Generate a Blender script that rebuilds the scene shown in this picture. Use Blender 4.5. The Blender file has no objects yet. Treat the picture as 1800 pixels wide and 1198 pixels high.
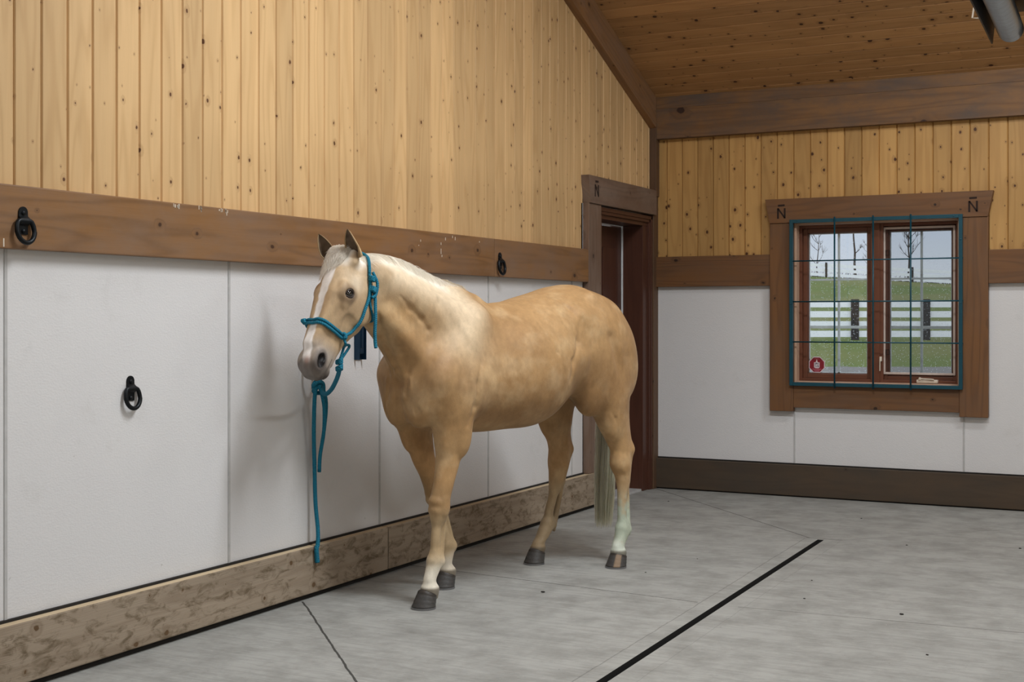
import bpy, bmesh, math, random
import numpy as np
from mathutils import Vector, Matrix

random.seed(7); RNG = np.random.default_rng(7)
scene = bpy.context.scene
COL = scene.collection

# ================================================================ camera, sky, lights, exposure
cam_d = bpy.data.cameras.new('camera'); cam = bpy.data.objects.new('camera', cam_d); COL.objects.link(cam)
cam.location = (3.80, -9.80, 1.35)
YAW = math.atan2(1195, 2315)
cam.rotation_euler = (math.pi / 2, 0, YAW)
cam_d.sensor_width = 36; cam_d.lens = 2315 / 1800 * 36; cam_d.shift_y = -42 / 1800
cam_d.clip_start = .05; cam_d.clip_end = 800
scene.camera = cam
vs_ = scene.view_settings
scene.display_settings.display_device = 'sRGB'
vs_.view_transform = 'Standard'; vs_.look = 'None'; vs_.gamma = 1; vs_.use_curve_mapping = False
vs_.exposure = -0.2
scene.cycles.max_bounces = 16; scene.cycles.diffuse_bounces = 10; scene.cycles.transparent_max_bounces = 12
scene.cycles.sample_clamp_indirect = 4

def lin(r, g, b):
    f = lambda c: (c / 255 / 12.92) if c / 255 <= .04045 else ((c / 255 + .055) / 1.055) ** 2.4
    return (f(r), f(g), f(b), 1)

world = bpy.data.worlds.new('overcast_sky'); scene.world = world; world.use_nodes = True
wn, wl = world.node_tree.nodes, world.node_tree.links
bg = wn['Background']
tc = wn.new('ShaderNodeTexCoord'); sx = wn.new('ShaderNodeSeparateXYZ'); rp = wn.new('ShaderNodeValToRGB')
wl.new(tc.outputs['Generated'], sx.inputs[0]); wl.new(sx.outputs['Z'], rp.inputs[0]); wl.new(rp.outputs[0], bg.inputs['Color'])
rp.color_ramp.elements[0].position = 0; rp.color_ramp.elements[0].color = lin(232, 236, 242)
rp.color_ramp.elements[1].position = .10; rp.color_ramp.elements[1].color = lin(196, 212, 238)
_e = rp.color_ramp.elements.new(.8); _e.color = (2.3, 2.5, 2.8, 1)          # an overcast sky is brightest overhead
bg.inputs['Strength'].default_value = 1.0

def area(name, loc, size, power, color=(.95, .98, 1), rot=(0, 0, 0)):
    d = bpy.data.lights.new(name, 'AREA'); d.shape = 'RECTANGLE'; d.size, d.size_y = size; d.energy = power; d.color = color
    o = bpy.data.objects.new(name, d); COL.objects.link(o); o.location = loc; o.rotation_euler = rot
    return o
# the barn's strip lights and an added uplight, hung under the ridge, all outside the frame
area('strip_lamp', (2.7, -4.9, 4.5), (1.8, .5), 205)
area('ceiling_fill_uplight', (2.2, -2.6, 3.5), (1.3, .3), 16, rot=(math.pi, 0, 0))  # fill light added to brighten the ceiling, not a lamp of the barn
area('strip_lamp', (3.6, -1.9, 3.75), (1.3, .3), 50)
area('strip_lamp', (6.2, -4.2, 4.2), (.5, 2.2), 110)
area('strip_lamp', (5.6, -8.6, 4.2), (2.0, .6), 50)
area('strip_lamp', (1.6, -8.9, 4.2), (1.6, .4), 55)

# ================================================================ material helpers
def new_mat(name):
    m = bpy.data.materials.new(name); m.use_nodes = True
    return m, m.node_tree.nodes, m.node_tree.links, m.node_tree.nodes['Principled BSDF']
def N(n, kind, **kw):
    o = n.new('ShaderNode' + kind)
    for k, v in kw.items():
        if k in ('op',): o.operation = v
        else: setattr(o, k, v)
    return o
def math_(n, l, op, a, b=None, c=None, clamp=False):
    o = n.new('ShaderNodeMath'); o.operation = op; o.use_clamp = clamp
    for i, v in enumerate((a, b, c)):
        if v is None: continue
        if isinstance(v, (int, float)): o.inputs[i].default_value = v
        else: l.new(v, o.inputs[i])
    return o.outputs[0]
def mix(n, l, fac, a, b, blend='MIX'):
    o = n.new('ShaderNodeMix'); o.data_type = 'RGBA'; o.blend_type = blend
    for i, v in ((0, fac), (6, a), (7, b)):
        if isinstance(v, (int, float)): o.inputs[i].default_value = v
        elif isinstance(v, tuple): o.inputs[i].default_value = v
        else: l.new(v, o.inputs[i])
    return o.outputs[2]
def noise(n, l, vec, scale, detail=3, rough=.55, dim='3D', dist=0):
    o = n.new('ShaderNodeTexNoise'); o.noise_dimensions = dim
    o.inputs['Scale'].default_value = scale; o.inputs['Detail'].default_value = detail; o.inputs['Roughness'].default_value = rough
    o.inputs['Distortion'].default_value = dist
    if vec is not None: l.new(vec, o.inputs['Vector'])
    return o.outputs['Fac']
def ramp(n, l, fac, stops):
    o = n.new('ShaderNodeValToRGB'); e = o.color_ramp.elements
    while len(e) < len(stops): e.new(.5)
    for s, (p, c) in zip(e, stops): s.position = p; s.color = c if isinstance(c, tuple) else (c, c, c, 1)
    l.new(fac, o.inputs[0]); return o.outputs[0]
def scaled(n, l, vec, s, off=(0, 0, 0)):
    o = n.new('ShaderNodeMapping'); o.inputs['Scale'].default_value = s; o.inputs['Location'].default_value = off
    l.new(vec, o.inputs[0]); return o.outputs[0]
def bump(n, l, h, strength, dist=.002, normal=None):
    o = n.new('ShaderNodeBump'); o.inputs['Strength'].default_value = strength; o.inputs['Distance'].default_value = dist
    l.new(h, o.inputs['Height'])
    if normal is not None: l.new(normal, o.inputs['Normal'])
    return o.outputs[0]
def simple(name, rgb, rough=.5, metal=0, spec=.5, nscale=None, namt=.15, bumpamt=0):
    m, n, l, b = new_mat(name)
    c = lin(*rgb); b.inputs['Base Color'].default_value = c
    b.inputs['Roughness'].default_value = rough; b.inputs['Metallic'].default_value = metal; b.inputs['Specular IOR Level'].default_value = spec
    t = n.new('ShaderNodeTexCoord')
    f = noise(n, l, t.outputs['Object'], nscale or 30, 4)
    d = tuple(v * (1 - namt * 2) for v in c[:3]) + (1,)
    l.new(mix(n, l, f, c, d), b.inputs['Base Color'])
    if bumpamt: l.new(bump(n, l, f, bumpamt), b.inputs['Normal'])
    return m

# wood: attribute 'gc' = (across the grain, along the grain + random offset, board number) in metres
def wood(name, light, dark, knot=(60, 34, 18), knots=.5, kscale=5.5, kr=.075, rough=.5, grain=.35, ring=.35, board=.25, stain=None, stain_amt=.0, spec=.35, bumpamt=.15, along=.75, stain_scale=1.0, st_lo=.38, st_hi=.68):
    m, n, l, b = new_mat(name)
    a = N(n, 'Attribute'); a.attribute_name = 'gc'; v = a.outputs['Vector']
    s = n.new('ShaderNodeSeparateXYZ'); l.new(v, s.inputs[0])
    wn_ = n.new('ShaderNodeTexWhiteNoise'); wn_.noise_dimensions = '1D'; l.new(s.outputs['Z'], wn_.inputs['W'])
    # knots
    kv = scaled(n, l, v, (kscale, kscale * along, 3.7))
    vo = n.new('ShaderNodeTexVoronoi'); vo.voronoi_dimensions = '3D'; vo.inputs['Scale'].default_value = 1; l.new(kv, vo.inputs['Vector'])
    # keep z slice: the cell position must lie near the board's own slice, so use 2D voronoi on a per-board offset instead
    vo.voronoi_dimensions = '2D'
    off = n.new('ShaderNodeCombineXYZ'); l.new(math_(n, l, 'MULTIPLY', s.outputs['Z'], 13.37), off.inputs[0]); l.new(math_(n, l, 'MULTIPLY', s.outputs['Z'], 7.91), off.inputs[1])
    add = n.new('ShaderNodeVectorMath'); add.operation = 'ADD'; l.new(kv, add.inputs[0]); l.new(off.outputs[0], add.inputs[1])
    wob = n.new('ShaderNodeTexNoise'); wob.inputs['Scale'].default_value = 6; l.new(add.outputs[0], wob.inputs['Vector'])
    wadd = n.new('ShaderNodeVectorMath'); wadd.operation = 'MULTIPLY_ADD'; l.new(wob.outputs['Color'], wadd.inputs[0]); wadd.inputs[1].default_value = (.07, .07, .07); l.new(add.outputs[0], wadd.inputs[2])
    l.new(wadd.outputs[0], vo.inputs['Vector'])
    cs = n.new('ShaderNodeSeparateColor'); l.new(vo.outputs['Color'], cs.inputs[0])
    on = math_(n, l, 'LESS_THAN', cs.outputs[0], knots)
    rad = math_(n, l, 'MULTIPLY_ADD', math_(n, l, 'POWER', cs.outputs[1], 2), kr * 1.3, kr * .4)
    dist = vo.outputs['Distance']
    core = math_(n, l, 'MULTIPLY', on, math_(n, l, 'SMOOTH_MIN', 1, math_(n, l, 'MULTIPLY', math_(n, l, 'SUBTRACT', rad, dist), 60, clamp=True), .1), clamp=True)
    halo = math_(n, l, 'MULTIPLY', on, math_(n, l, 'SUBTRACT', 1, math_(n, l, 'DIVIDE', dist, math_(n, l, 'MULTIPLY', rad, 3.2)), clamp=True), clamp=True)
    # growth rings bend round the knots
    gv = scaled(n, l, v, (7, .55, 1.0)); ga = n.new('ShaderNodeVectorMath'); ga.operation = 'ADD'; l.new(gv, ga.inputs[0]); l.new(off.outputs[0], ga.inputs[1])
    base = noise(n, l, ga.outputs[0], 1, 2, .4)
    ph = math_(n, l, 'MULTIPLY_ADD', base, 55, math_(n, l, 'MULTIPLY', halo, 9))
    rg = math_(n, l, 'MULTIPLY_ADD', math_(n, l, 'SINE', ph), .5, .5)
    rg = math_(n, l, 'POWER', rg, 2.5)
    fine = noise(n, l, scaled(n, l, v, (230, 5, 1)), 1, 3, .6)
    big = noise(n, l, ga.outputs[0], 1.3, 3, .5)
    c = mix(n, l, math_(n, l, 'MULTIPLY', rg, ring), lin(*light), lin(*dark))
    c = mix(n, l, math_(n, l, 'MULTIPLY', fine, grain), c, lin(*dark))
    lum = math_(n, l, 'MULTIPLY_ADD', wn_.outputs['Value'], board, 1 - board * .5)
    lum = math_(n, l, 'MULTIPLY', lum, math_(n, l, 'MULTIPLY_ADD', big, .3, .85))
    hs = n.new('ShaderNodeHueSaturation'); l.new(c, hs.inputs['Color']); l.new(lum, hs.inputs['Value'])
    hs.inputs['Saturation'].default_value = 1; c = hs.outputs[0]
    if stain:
        st = noise(n, l, scaled(n, l, v, (5 * stain_scale, 2.2 * stain_scale, 1)), 1, 7, .68, dist=.6 if stain_scale > 1 else 0)
        st = ramp(n, l, st, [(st_lo, 0.), (st_hi, 1.)])
        c = mix(n, l, math_(n, l, 'MULTIPLY', st, stain_amt), c, lin(*stain))
    c = mix(n, l, math_(n, l, 'MULTIPLY', halo, .5), c, lin(*[(k + d) / 2 for k, d in zip(knot, dark)]))
    c = mix(n, l, core, c, lin(*knot))
    l.new(c, b.inputs['Base Color'])
    b.inputs['Roughness'].default_value = rough; b.inputs['Specular IOR Level'].default_value = spec
    l.new(bump(n, l, math_(n, l, 'MULTIPLY_ADD', rg, .3, fine), bumpamt, .0015), b.inputs['Normal'])
    return m

M = {}
M['pine_left'] = wood('knotty_pine_wall', (212, 178, 130), (180, 142, 94), knot=(92, 58, 34), knots=.45, kscale=11, kr=.055, board=.26, ring=.35, grain=.35, rough=.55)
M['pine_back_dim'] = wood('knotty_pine_back_dim', (190, 150, 92), (154, 112, 62), knot=(76, 44, 24), knots=.6, kscale=12, kr=.075, board=.36, ring=.35, grain=.35)  # same boards as the left wall, colour darkened for the dimmer light here
M['pine_ceiling'] = wood('knotty_pine_ceiling', (182, 140, 94), (140, 100, 60), knot=(60, 34, 22), knots=.6, kscale=11, kr=.085, board=.34, ring=.3, grain=.35, rough=.38)
M['trim'] = wood('brown_stained_plank', (122, 84, 50), (84, 56, 34), knot=(46, 30, 20), knots=.6, kscale=5.5, kr=.05, ring=.45, grain=.45, board=.15, stain=(98, 78, 64), stain_amt=.5, rough=.55)
M['trim_grey'] = wood('weathered_brown_plank', (120, 96, 80), (86, 68, 56), knot=(58, 44, 36), knots=.5, kscale=5.5, kr=.045, ring=.45, grain=.45, board=.12, stain=(136, 122, 112), stain_amt=.45, rough=.6)
M['trim_warm'] = wood('brown_stained_plank_warm', (146, 106, 66), (104, 74, 46), knot=(66, 44, 30), knots=.55, kscale=5.5, kr=.05, ring=.5, grain=.45, board=.12, stain=(128, 106, 90), stain_amt=.65, rough=.5)
M['trim_dark'] = wood('dark_brown_plank', (100, 74, 52), (74, 52, 36), knot=(50, 34, 26), knots=.5, kscale=5.0, kr=.05, ring=.4, grain=.45, board=.12, stain=(88, 70, 58), stain_amt=.5, rough=.6)
M['beam'] = wood('beam_plank', (132, 96, 60), (86, 60, 38), knot=(50, 32, 24), knots=.45, kscale=3.6, kr=.06, ring=.4, grain=.45, board=.12, stain=(84, 74, 68), stain_amt=.85, rough=.6)
M['kick_dark'] = wood('dark_kickboard', (80, 66, 52), (58, 48, 38), knot=(40, 32, 26), knots=.3, kscale=4, kr=.05, ring=.2, grain=.3, board=.05, stain=(62, 58, 52), stain_amt=.6, rough=.7)
M['kick_worn'] = wood('worn_kickboard', (160, 146, 128), (130, 114, 96), knot=(96, 74, 50), knots=.35, kscale=6.5, kr=.05, ring=.5, grain=.5, board=.1, stain=(84, 68, 44), stain_amt=.8, rough=.75, bumpamt=.7, along=.9, stain_scale=4.5, st_lo=.49, st_hi=.66)
M['kick_top'] = wood('worn_plank_edge', (196, 178, 148), (156, 134, 104), knots=.1, ring=.3, grain=.4, board=.05, rough=.8)
M['door_red'] = wood('red_brown_door_wood', (86, 54, 42), (60, 36, 28), knot=(44, 28, 20), knots=.15, kscale=4, kr=.04, ring=.25, grain=.5, board=.05, rough=.4)
M['sash'] = wood('window_sash_wood', (112, 70, 52), (80, 48, 36), knots=.02, ring=.2, grain=.5, board=.1, rough=.35)
M['sash_pale'] = wood('window_liner_wood', (196, 164, 140), (160, 126, 104), knots=.02, ring=.2, grain=.4, board=.05, rough=.4)

def panel_mat():
    m, n, l, b = new_mat('white_textured_panel')
    t = n.new('ShaderNodeTexCoord'); o = t.outputs['Object']
    v = n.new('ShaderNodeTexVoronoi'); v.inputs['Scale'].default_value = 95; l.new(scaled(n, l, o, (1, 1, 1.6)), v.inputs['Vector'])
    big = noise(n, l, o, 1.3, 4, .6)
    smudge = ramp(n, l, noise(n, l, o, 3.1, 6, .65), [(.60, 0.), (.78, 1.)])
    low = n.new('ShaderNodeSeparateXYZ'); l.new(o, low.inputs[0])
    speck = ramp(n, l, noise(n, l, o, 24, 2, .5), [(.76, 0.), (.80, 1.)])
    c = mix(n, l, big, lin(220, 220, 220), lin(208, 208, 210))
    c = mix(n, l, math_(n, l, 'MULTIPLY', smudge, .22), c, lin(160, 158, 150))
    c = mix(n, l, math_(n, l, 'MULTIPLY', speck, .4), c, lin(140, 138, 130))
    l.new(c, b.inputs['Base Color']); b.inputs['Roughness'].default_value = .42; b.inputs['Specular IOR Level'].default_value = .4
    l.new(bump(n, l, v.outputs['Distance'], .35, .0016), b.inputs['Normal'])
    return m
M['panel'] = panel_mat()
M['seam'] = simple('grey_seam_strip', (196, 196, 196), .45)
M['gap_shade'] = simple('shadow_gap', (34, 31, 28), .9)  # near-black colour stands for the shade along the baseboards
M['plain'] = simple('painted_wall', (200, 190, 172), .8)
M['iron'] = simple('black_iron', (34, 38, 42), .42, .7, nscale=60, namt=.3, bumpamt=.3)
M['teal'] = simple('teal_painted_steel', (16, 76, 92), .38, .2, nscale=40)
M['white_metal'] = simple('cream_hardware', (226, 214, 196), .35, .1)
M['white_frame'] = simple('pale_screen_frame', (216, 200, 190), .4)
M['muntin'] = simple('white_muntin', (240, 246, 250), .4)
M['galv'] = simple('galvanised_duct', (196, 202, 208), .28, .85, nscale=14)
M['hood'] = simple('dark_hood_metal', (30, 33, 37), .5, .3)
M['black'] = simple('black_void', (14, 14, 14), .8)
M['debris'] = simple('dirt_crumb', (40, 36, 32), .9, nscale=200, bumpamt=.6)
M['carved'] = simple('carved_burnt_mark', (44, 28, 20), .9)
M['paint_chip'] = simple('pale_chip', (226, 214, 196), .8)
M['handle_brass'] = simple('dark_bronze', (70, 56, 44), .35, .8)

def floor_mat():
    m, n, l, b = new_mat('concrete_floor')
    t = n.new('ShaderNodeTexCoord'); o = t.outputs['Object']
    s = n.new('ShaderNodeSeparateXYZ'); l.new(o, s.inputs[0]); X, Y = s.outputs['X'], s.outputs['Y']
    broom = noise(n, l, scaled(n, l, o, (2.2, 34, 1)), 1, 5, .65)
    broom2 = noise(n, l, scaled(n, l, o, (9, 150, 1)), 1, 3, .6)
    blot = noise(n, l, o, .9, 5, .6); blot2 = noise(n, l, o, 4.5, 6, .68)
    c = mix(n, l, blot, lin(164, 165, 161), lin(142, 143, 140))
    c = mix(n, l, ramp(n, l, blot2, [(.42, 0.), (.70, .8)]), c, lin(112, 112, 108))
    c = mix(n, l, ramp(n, l, broom, [(.45, 0.), (.72, .5)]), c, lin(118, 118, 114))
    c = mix(n, l, ramp(n, l, broom2, [(.4, 0.), (.75, .25)]), c, lin(190, 190, 186))
    sp = ramp(n, l, noise(n, l, o, 55, 2, .5), [(.73, 0.), (.77, 1.)])
    c = mix(n, l, math_(n, l, 'MULTIPLY', sp, .5), c, lin(70, 70, 68))
    sp2 = ramp(n, l, noise(n, l, scaled(n, l, o, (1, 1, 1), (5, 9, 3)), 70, 2, .5), [(.76, 0.), (.79, 1.)])
    c = mix(n, l, math_(n, l, 'MULTIPLY', sp2, .5), c, lin(230, 230, 226))
    # sawn joints and hairlines: distance to segments in the slab's own metres
    wob = math_(n, l, 'MULTIPLY_ADD', noise(n, l, o, 9, 3, .6), .03, -.015)
    tot = None
    for (x0, y0, x1, y1, w, k) in JOINTS:
        dx, dy = x1 - x0, y1 - y0; L = math.hypot(dx, dy)
        ax = math_(n, l, 'SUBTRACT', X, x0); ay = math_(n, l, 'SUBTRACT', Y, y0)
        tt = math_(n, l, 'MULTIPLY_ADD', ax, dx / L, math_(n, l, 'MULTIPLY', ay, dy / L))
        dd = math_(n, l, 'ABSOLUTE', math_(n, l, 'ADD', math_(n, l, 'MULTIPLY_ADD', ax, -dy / L, math_(n, l, 'MULTIPLY', ay, dx / L)), math_(n, l, 'MULTIPLY', wob, .5)))
        f = math_(n, l, 'MULTIPLY', math_(n, l, 'LESS_THAN', dd, w), math_(n, l, 'MULTIPLY', math_(n, l, 'GREATER_THAN', tt, 0), math_(n, l, 'LESS_THAN', tt, L)))
        f = math_(n, l, 'MULTIPLY', f, k)
        tot = f if tot is None else math_(n, l, 'MAXIMUM', tot, f)
    c = mix(n, l, tot, c, lin(44, 43, 41))
    l.new(c, b.inputs['Base Color']); b.inputs['Roughness'].default_value = .72; b.inputs['Specular IOR Level'].default_value = .35
    h = math_(n, l, 'SUBTRACT', math_(n, l, 'MULTIPLY_ADD', broom, .6, math_(n, l, 'MULTIPLY', blot2, .6)), tot)
    l.new(bump(n, l, h, .35, .003), b.inputs['Normal'])
    return m
def slot_x(y): return 1.80 - .0165 * (y + 1.84)
JOINTS = [(.05, -4.70, 1.72, -6.42, .005, .9), (0, -3.68, 1.72, -3.85, .004, .85), (1.92, -3.86, 3.3, -3.78, .004, .6), (3.3, -3.78, 6, -3.62, .003, .45),
          (1.72, -1.80, .02, -.03, .0045, .8), (1.92, -1.80, 2.85, -.81, .003, .5), (2.85, -.81, 3.6, -.05, .003, .45), (.1, -1.35, 1.35, -1.55, .003, .3),
          (1.70, -1.82, 1.77, -6.0, .003, .35), (1.70, -1.80, 1.92, -1.80, .005, .8), (1.915, -1.82, 1.985, -6.0, .002, .18)]
M['floor'] = floor_mat()

def glass_mat():
    m, n, l, b = new_mat('rain_spotted_glass')
    out = n['Material Output']; n.remove(b)
    t = n.new('ShaderNodeTexCoord'); o = t.outputs['Object']
    tr = n.new('ShaderNodeBsdfTransparent'); tr.inputs[0].default_value = (.96, .98, .98, 1)
    gl = n.new('ShaderNodeBsdfGlossy'); gl.inputs['Roughness'].default_value = .02
    fr = n.new('ShaderNodeFresnel'); fr.inputs[0].default_value = 1.45
    ms = n.new('ShaderNodeMixShader'); l.new(fr.outputs[0], ms.inputs[0]); l.new(tr.outputs[0], ms.inputs[1]); l.new(gl.outputs[0], ms.inputs[2])
    v = n.new('ShaderNodeTexVoronoi'); v.inputs['Scale'].default_value = 105; l.new(o, v.inputs['Vector'])
    cs = n.new('ShaderNodeSeparateColor'); l.new(v.outputs['Color'], cs.inputs[0])
    drop = math_(n, l, 'MULTIPLY', math_(n, l, 'LESS_THAN', v.outputs['Distance'], math_(n, l, 'MULTIPLY', cs.outputs[1], .30)), math_(n, l, 'LESS_THAN', cs.outputs[0], .35))
    wa = n.new('ShaderNodeBsdfRefraction'); wa.inputs['IOR'].default_value = 1.33; wa.inputs['Roughness'].default_value = .15
    l.new(bump(n, l, v.outputs['Distance'], 1, .02), wa.inputs['Normal'])
    m2 = n.new('ShaderNodeMixShader'); l.new(drop, m2.inputs[0]); l.new(ms.outputs[0], m2.inputs[1]); l.new(wa.outputs[0], m2.inputs[2])
    l.new(m2.outputs[0], out.inputs[0])
    return m
M['glass'] = glass_mat()
def screen_mat():
    m, n, l, b = new_mat('insect_mesh')
    out = n['Material Output']; n.remove(b)
    tr = n.new('ShaderNodeBsdfTransparent'); df = n.new('ShaderNodeBsdfDiffuse'); df.inputs[0].default_value = lin(60, 64, 66)
    ms = n.new('ShaderNodeMixShader'); ms.inputs[0].default_value = .26
    l.new(tr.outputs[0], ms.inputs[1]); l.new(df.outputs[0], ms.inputs[2]); l.new(ms.outputs[0], out.inputs[0])
    return m
M['screen'] = screen_mat()
def rope_mat():
    m, n, l, b = new_mat('teal_braided_rope')
    a = N(n, 'Attribute'); a.attribute_name = 'gc'
    s = n.new('ShaderNodeSeparateXYZ'); l.new(a.outputs['Vector'], s.inputs[0])
    u = math_(n, l, 'MULTIPLY', s.outputs['X'], 12.566); w = math_(n, l, 'MULTIPLY', s.outputs['Y'], 760)
    p = math_(n, l, 'SINE', math_(n, l, 'ADD', u, w)); q = math_(n, l, 'SINE', math_(n, l, 'SUBTRACT', u, w))
    h = math_(n, l, 'MAXIMUM', p, q)
    fl = math_(n, l, 'GREATER_THAN', math_(n, l, 'MULTIPLY', p, q), .55)
    c = mix(n, l, math_(n, l, 'MULTIPLY_ADD', h, .35, .5, clamp=True), lin(10, 86, 112), lin(20, 122, 150))
    c = mix(n, l, math_(n, l, 'MULTIPLY', fl, .22), c, lin(60, 150, 176))
    l.new(c, b.inputs['Base Color']); b.inputs['Roughness'].default_value = .7; b.inputs['Specular IOR Level'].default_value = .3
    l.new(bump(n, l, h, .6, .002), b.inputs['Normal'])
    return m
M['rope'] = rope_mat()
def vcol_mat(name, rough=.6, spec=.3, sheen=0, nscale=90, namt=.12, bumps=.25, stretch=(1, 1, 1)):
    m, n, l, b = new_mat(name)
    a = N(n, 'Attribute'); a.attribute_name = 'coat'
    t = n.new('ShaderNodeTexCoord'); o = scaled(n, l, t.outputs['Object'], stretch)
    f1 = noise(n, l, o, nscale, 4, .7); f2 = noise(n, l, o, nscale * 4, 2, .6)
    hs = n.new('ShaderNodeHueSaturation'); l.new(a.outputs['Color'], hs.inputs['Color'])
    l.new(math_(n, l, 'MULTIPLY_ADD', math_(n, l, 'ADD', f1, f2), namt, 1 - namt), hs.inputs['Value'])
    l.new(hs.outputs[0], b.inputs['Base Color']); b.inputs['Roughness'].default_value = rough; b.inputs['Specular IOR Level'].default_value = spec
    b.inputs['Sheen Weight'].default_value = sheen; b.inputs['Sheen Roughness'].default_value = .4
    l.new(bump(n, l, math_(n, l, 'ADD', f1, f2), bumps, .002), b.inputs['Normal'])
    return m
M['coat'] = vcol_mat('palomino_coat', .55, .25, .06, stretch=(.6, 1.6, .5), bumps=.22, namt=.18)
M['hair'] = vcol_mat('white_horse_hair', .5, .35, .1, nscale=40, namt=.05, bumps=0)
_n, _l = M['hair'].node_tree.nodes, M['hair'].node_tree.links
_t = _n.new('ShaderNodeBsdfTranslucent'); _m = _n.new('ShaderNodeMixShader'); _m.inputs[0].default_value = .6; _at = _n.new('ShaderNodeAttribute'); _at.attribute_name = 'coat'
_l.new(_at.outputs['Color'], _t.inputs[0]); _l.new(_n['Principled BSDF'].outputs[0], _m.inputs[1]); _l.new(_t.outputs[0], _m.inputs[2]); _l.new(_m.outputs[0], _n['Material Output'].inputs[0])
M['hoof'] = vcol_mat('dark_hoof_horn', .42, .4, 0, nscale=60, namt=.35, bumps=.35, stretch=(1, 1, 3))
m_, n_, l_, b_ = new_mat('wet_eye'); b_.inputs['Base Color'].default_value = (.006, .004, .004, 1); b_.inputs['Roughness'].default_value = .04; b_.inputs['Coat Weight'].default_value = 1
M['eye'] = m_
M['lid'] = simple('dark_eyelid', (58, 46, 40), .45)
M['shoe'] = simple('worn_steel_shoe', (150, 150, 152), .35, .8)

# ================================================================ mesh helpers
def link(name, me, mat, parent=None, kind=None):
    o = bpy.data.objects.new(name, me); COL.objects.link(o)
    if mat is not None and not me.materials:
        me.materials.append(mat)
    if parent is not None: o.parent = parent
    elif kind: o['kind'] = kind
    return o
def tag(o, label, cat=None, group=None, kind=None):
    o['label'] = label
    if cat: o['category'] = cat
    if group: o['group'] = group
    if kind: o['kind'] = kind
    return o
def empty(name, loc=(0, 0, 0), rz=0, kind=None):
    o = bpy.data.objects.new(name, None); COL.objects.link(o); o.location = loc; o.rotation_euler = (0, 0, rz)
    o.empty_display_size = .1
    if kind: o['kind'] = kind
    return o

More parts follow.
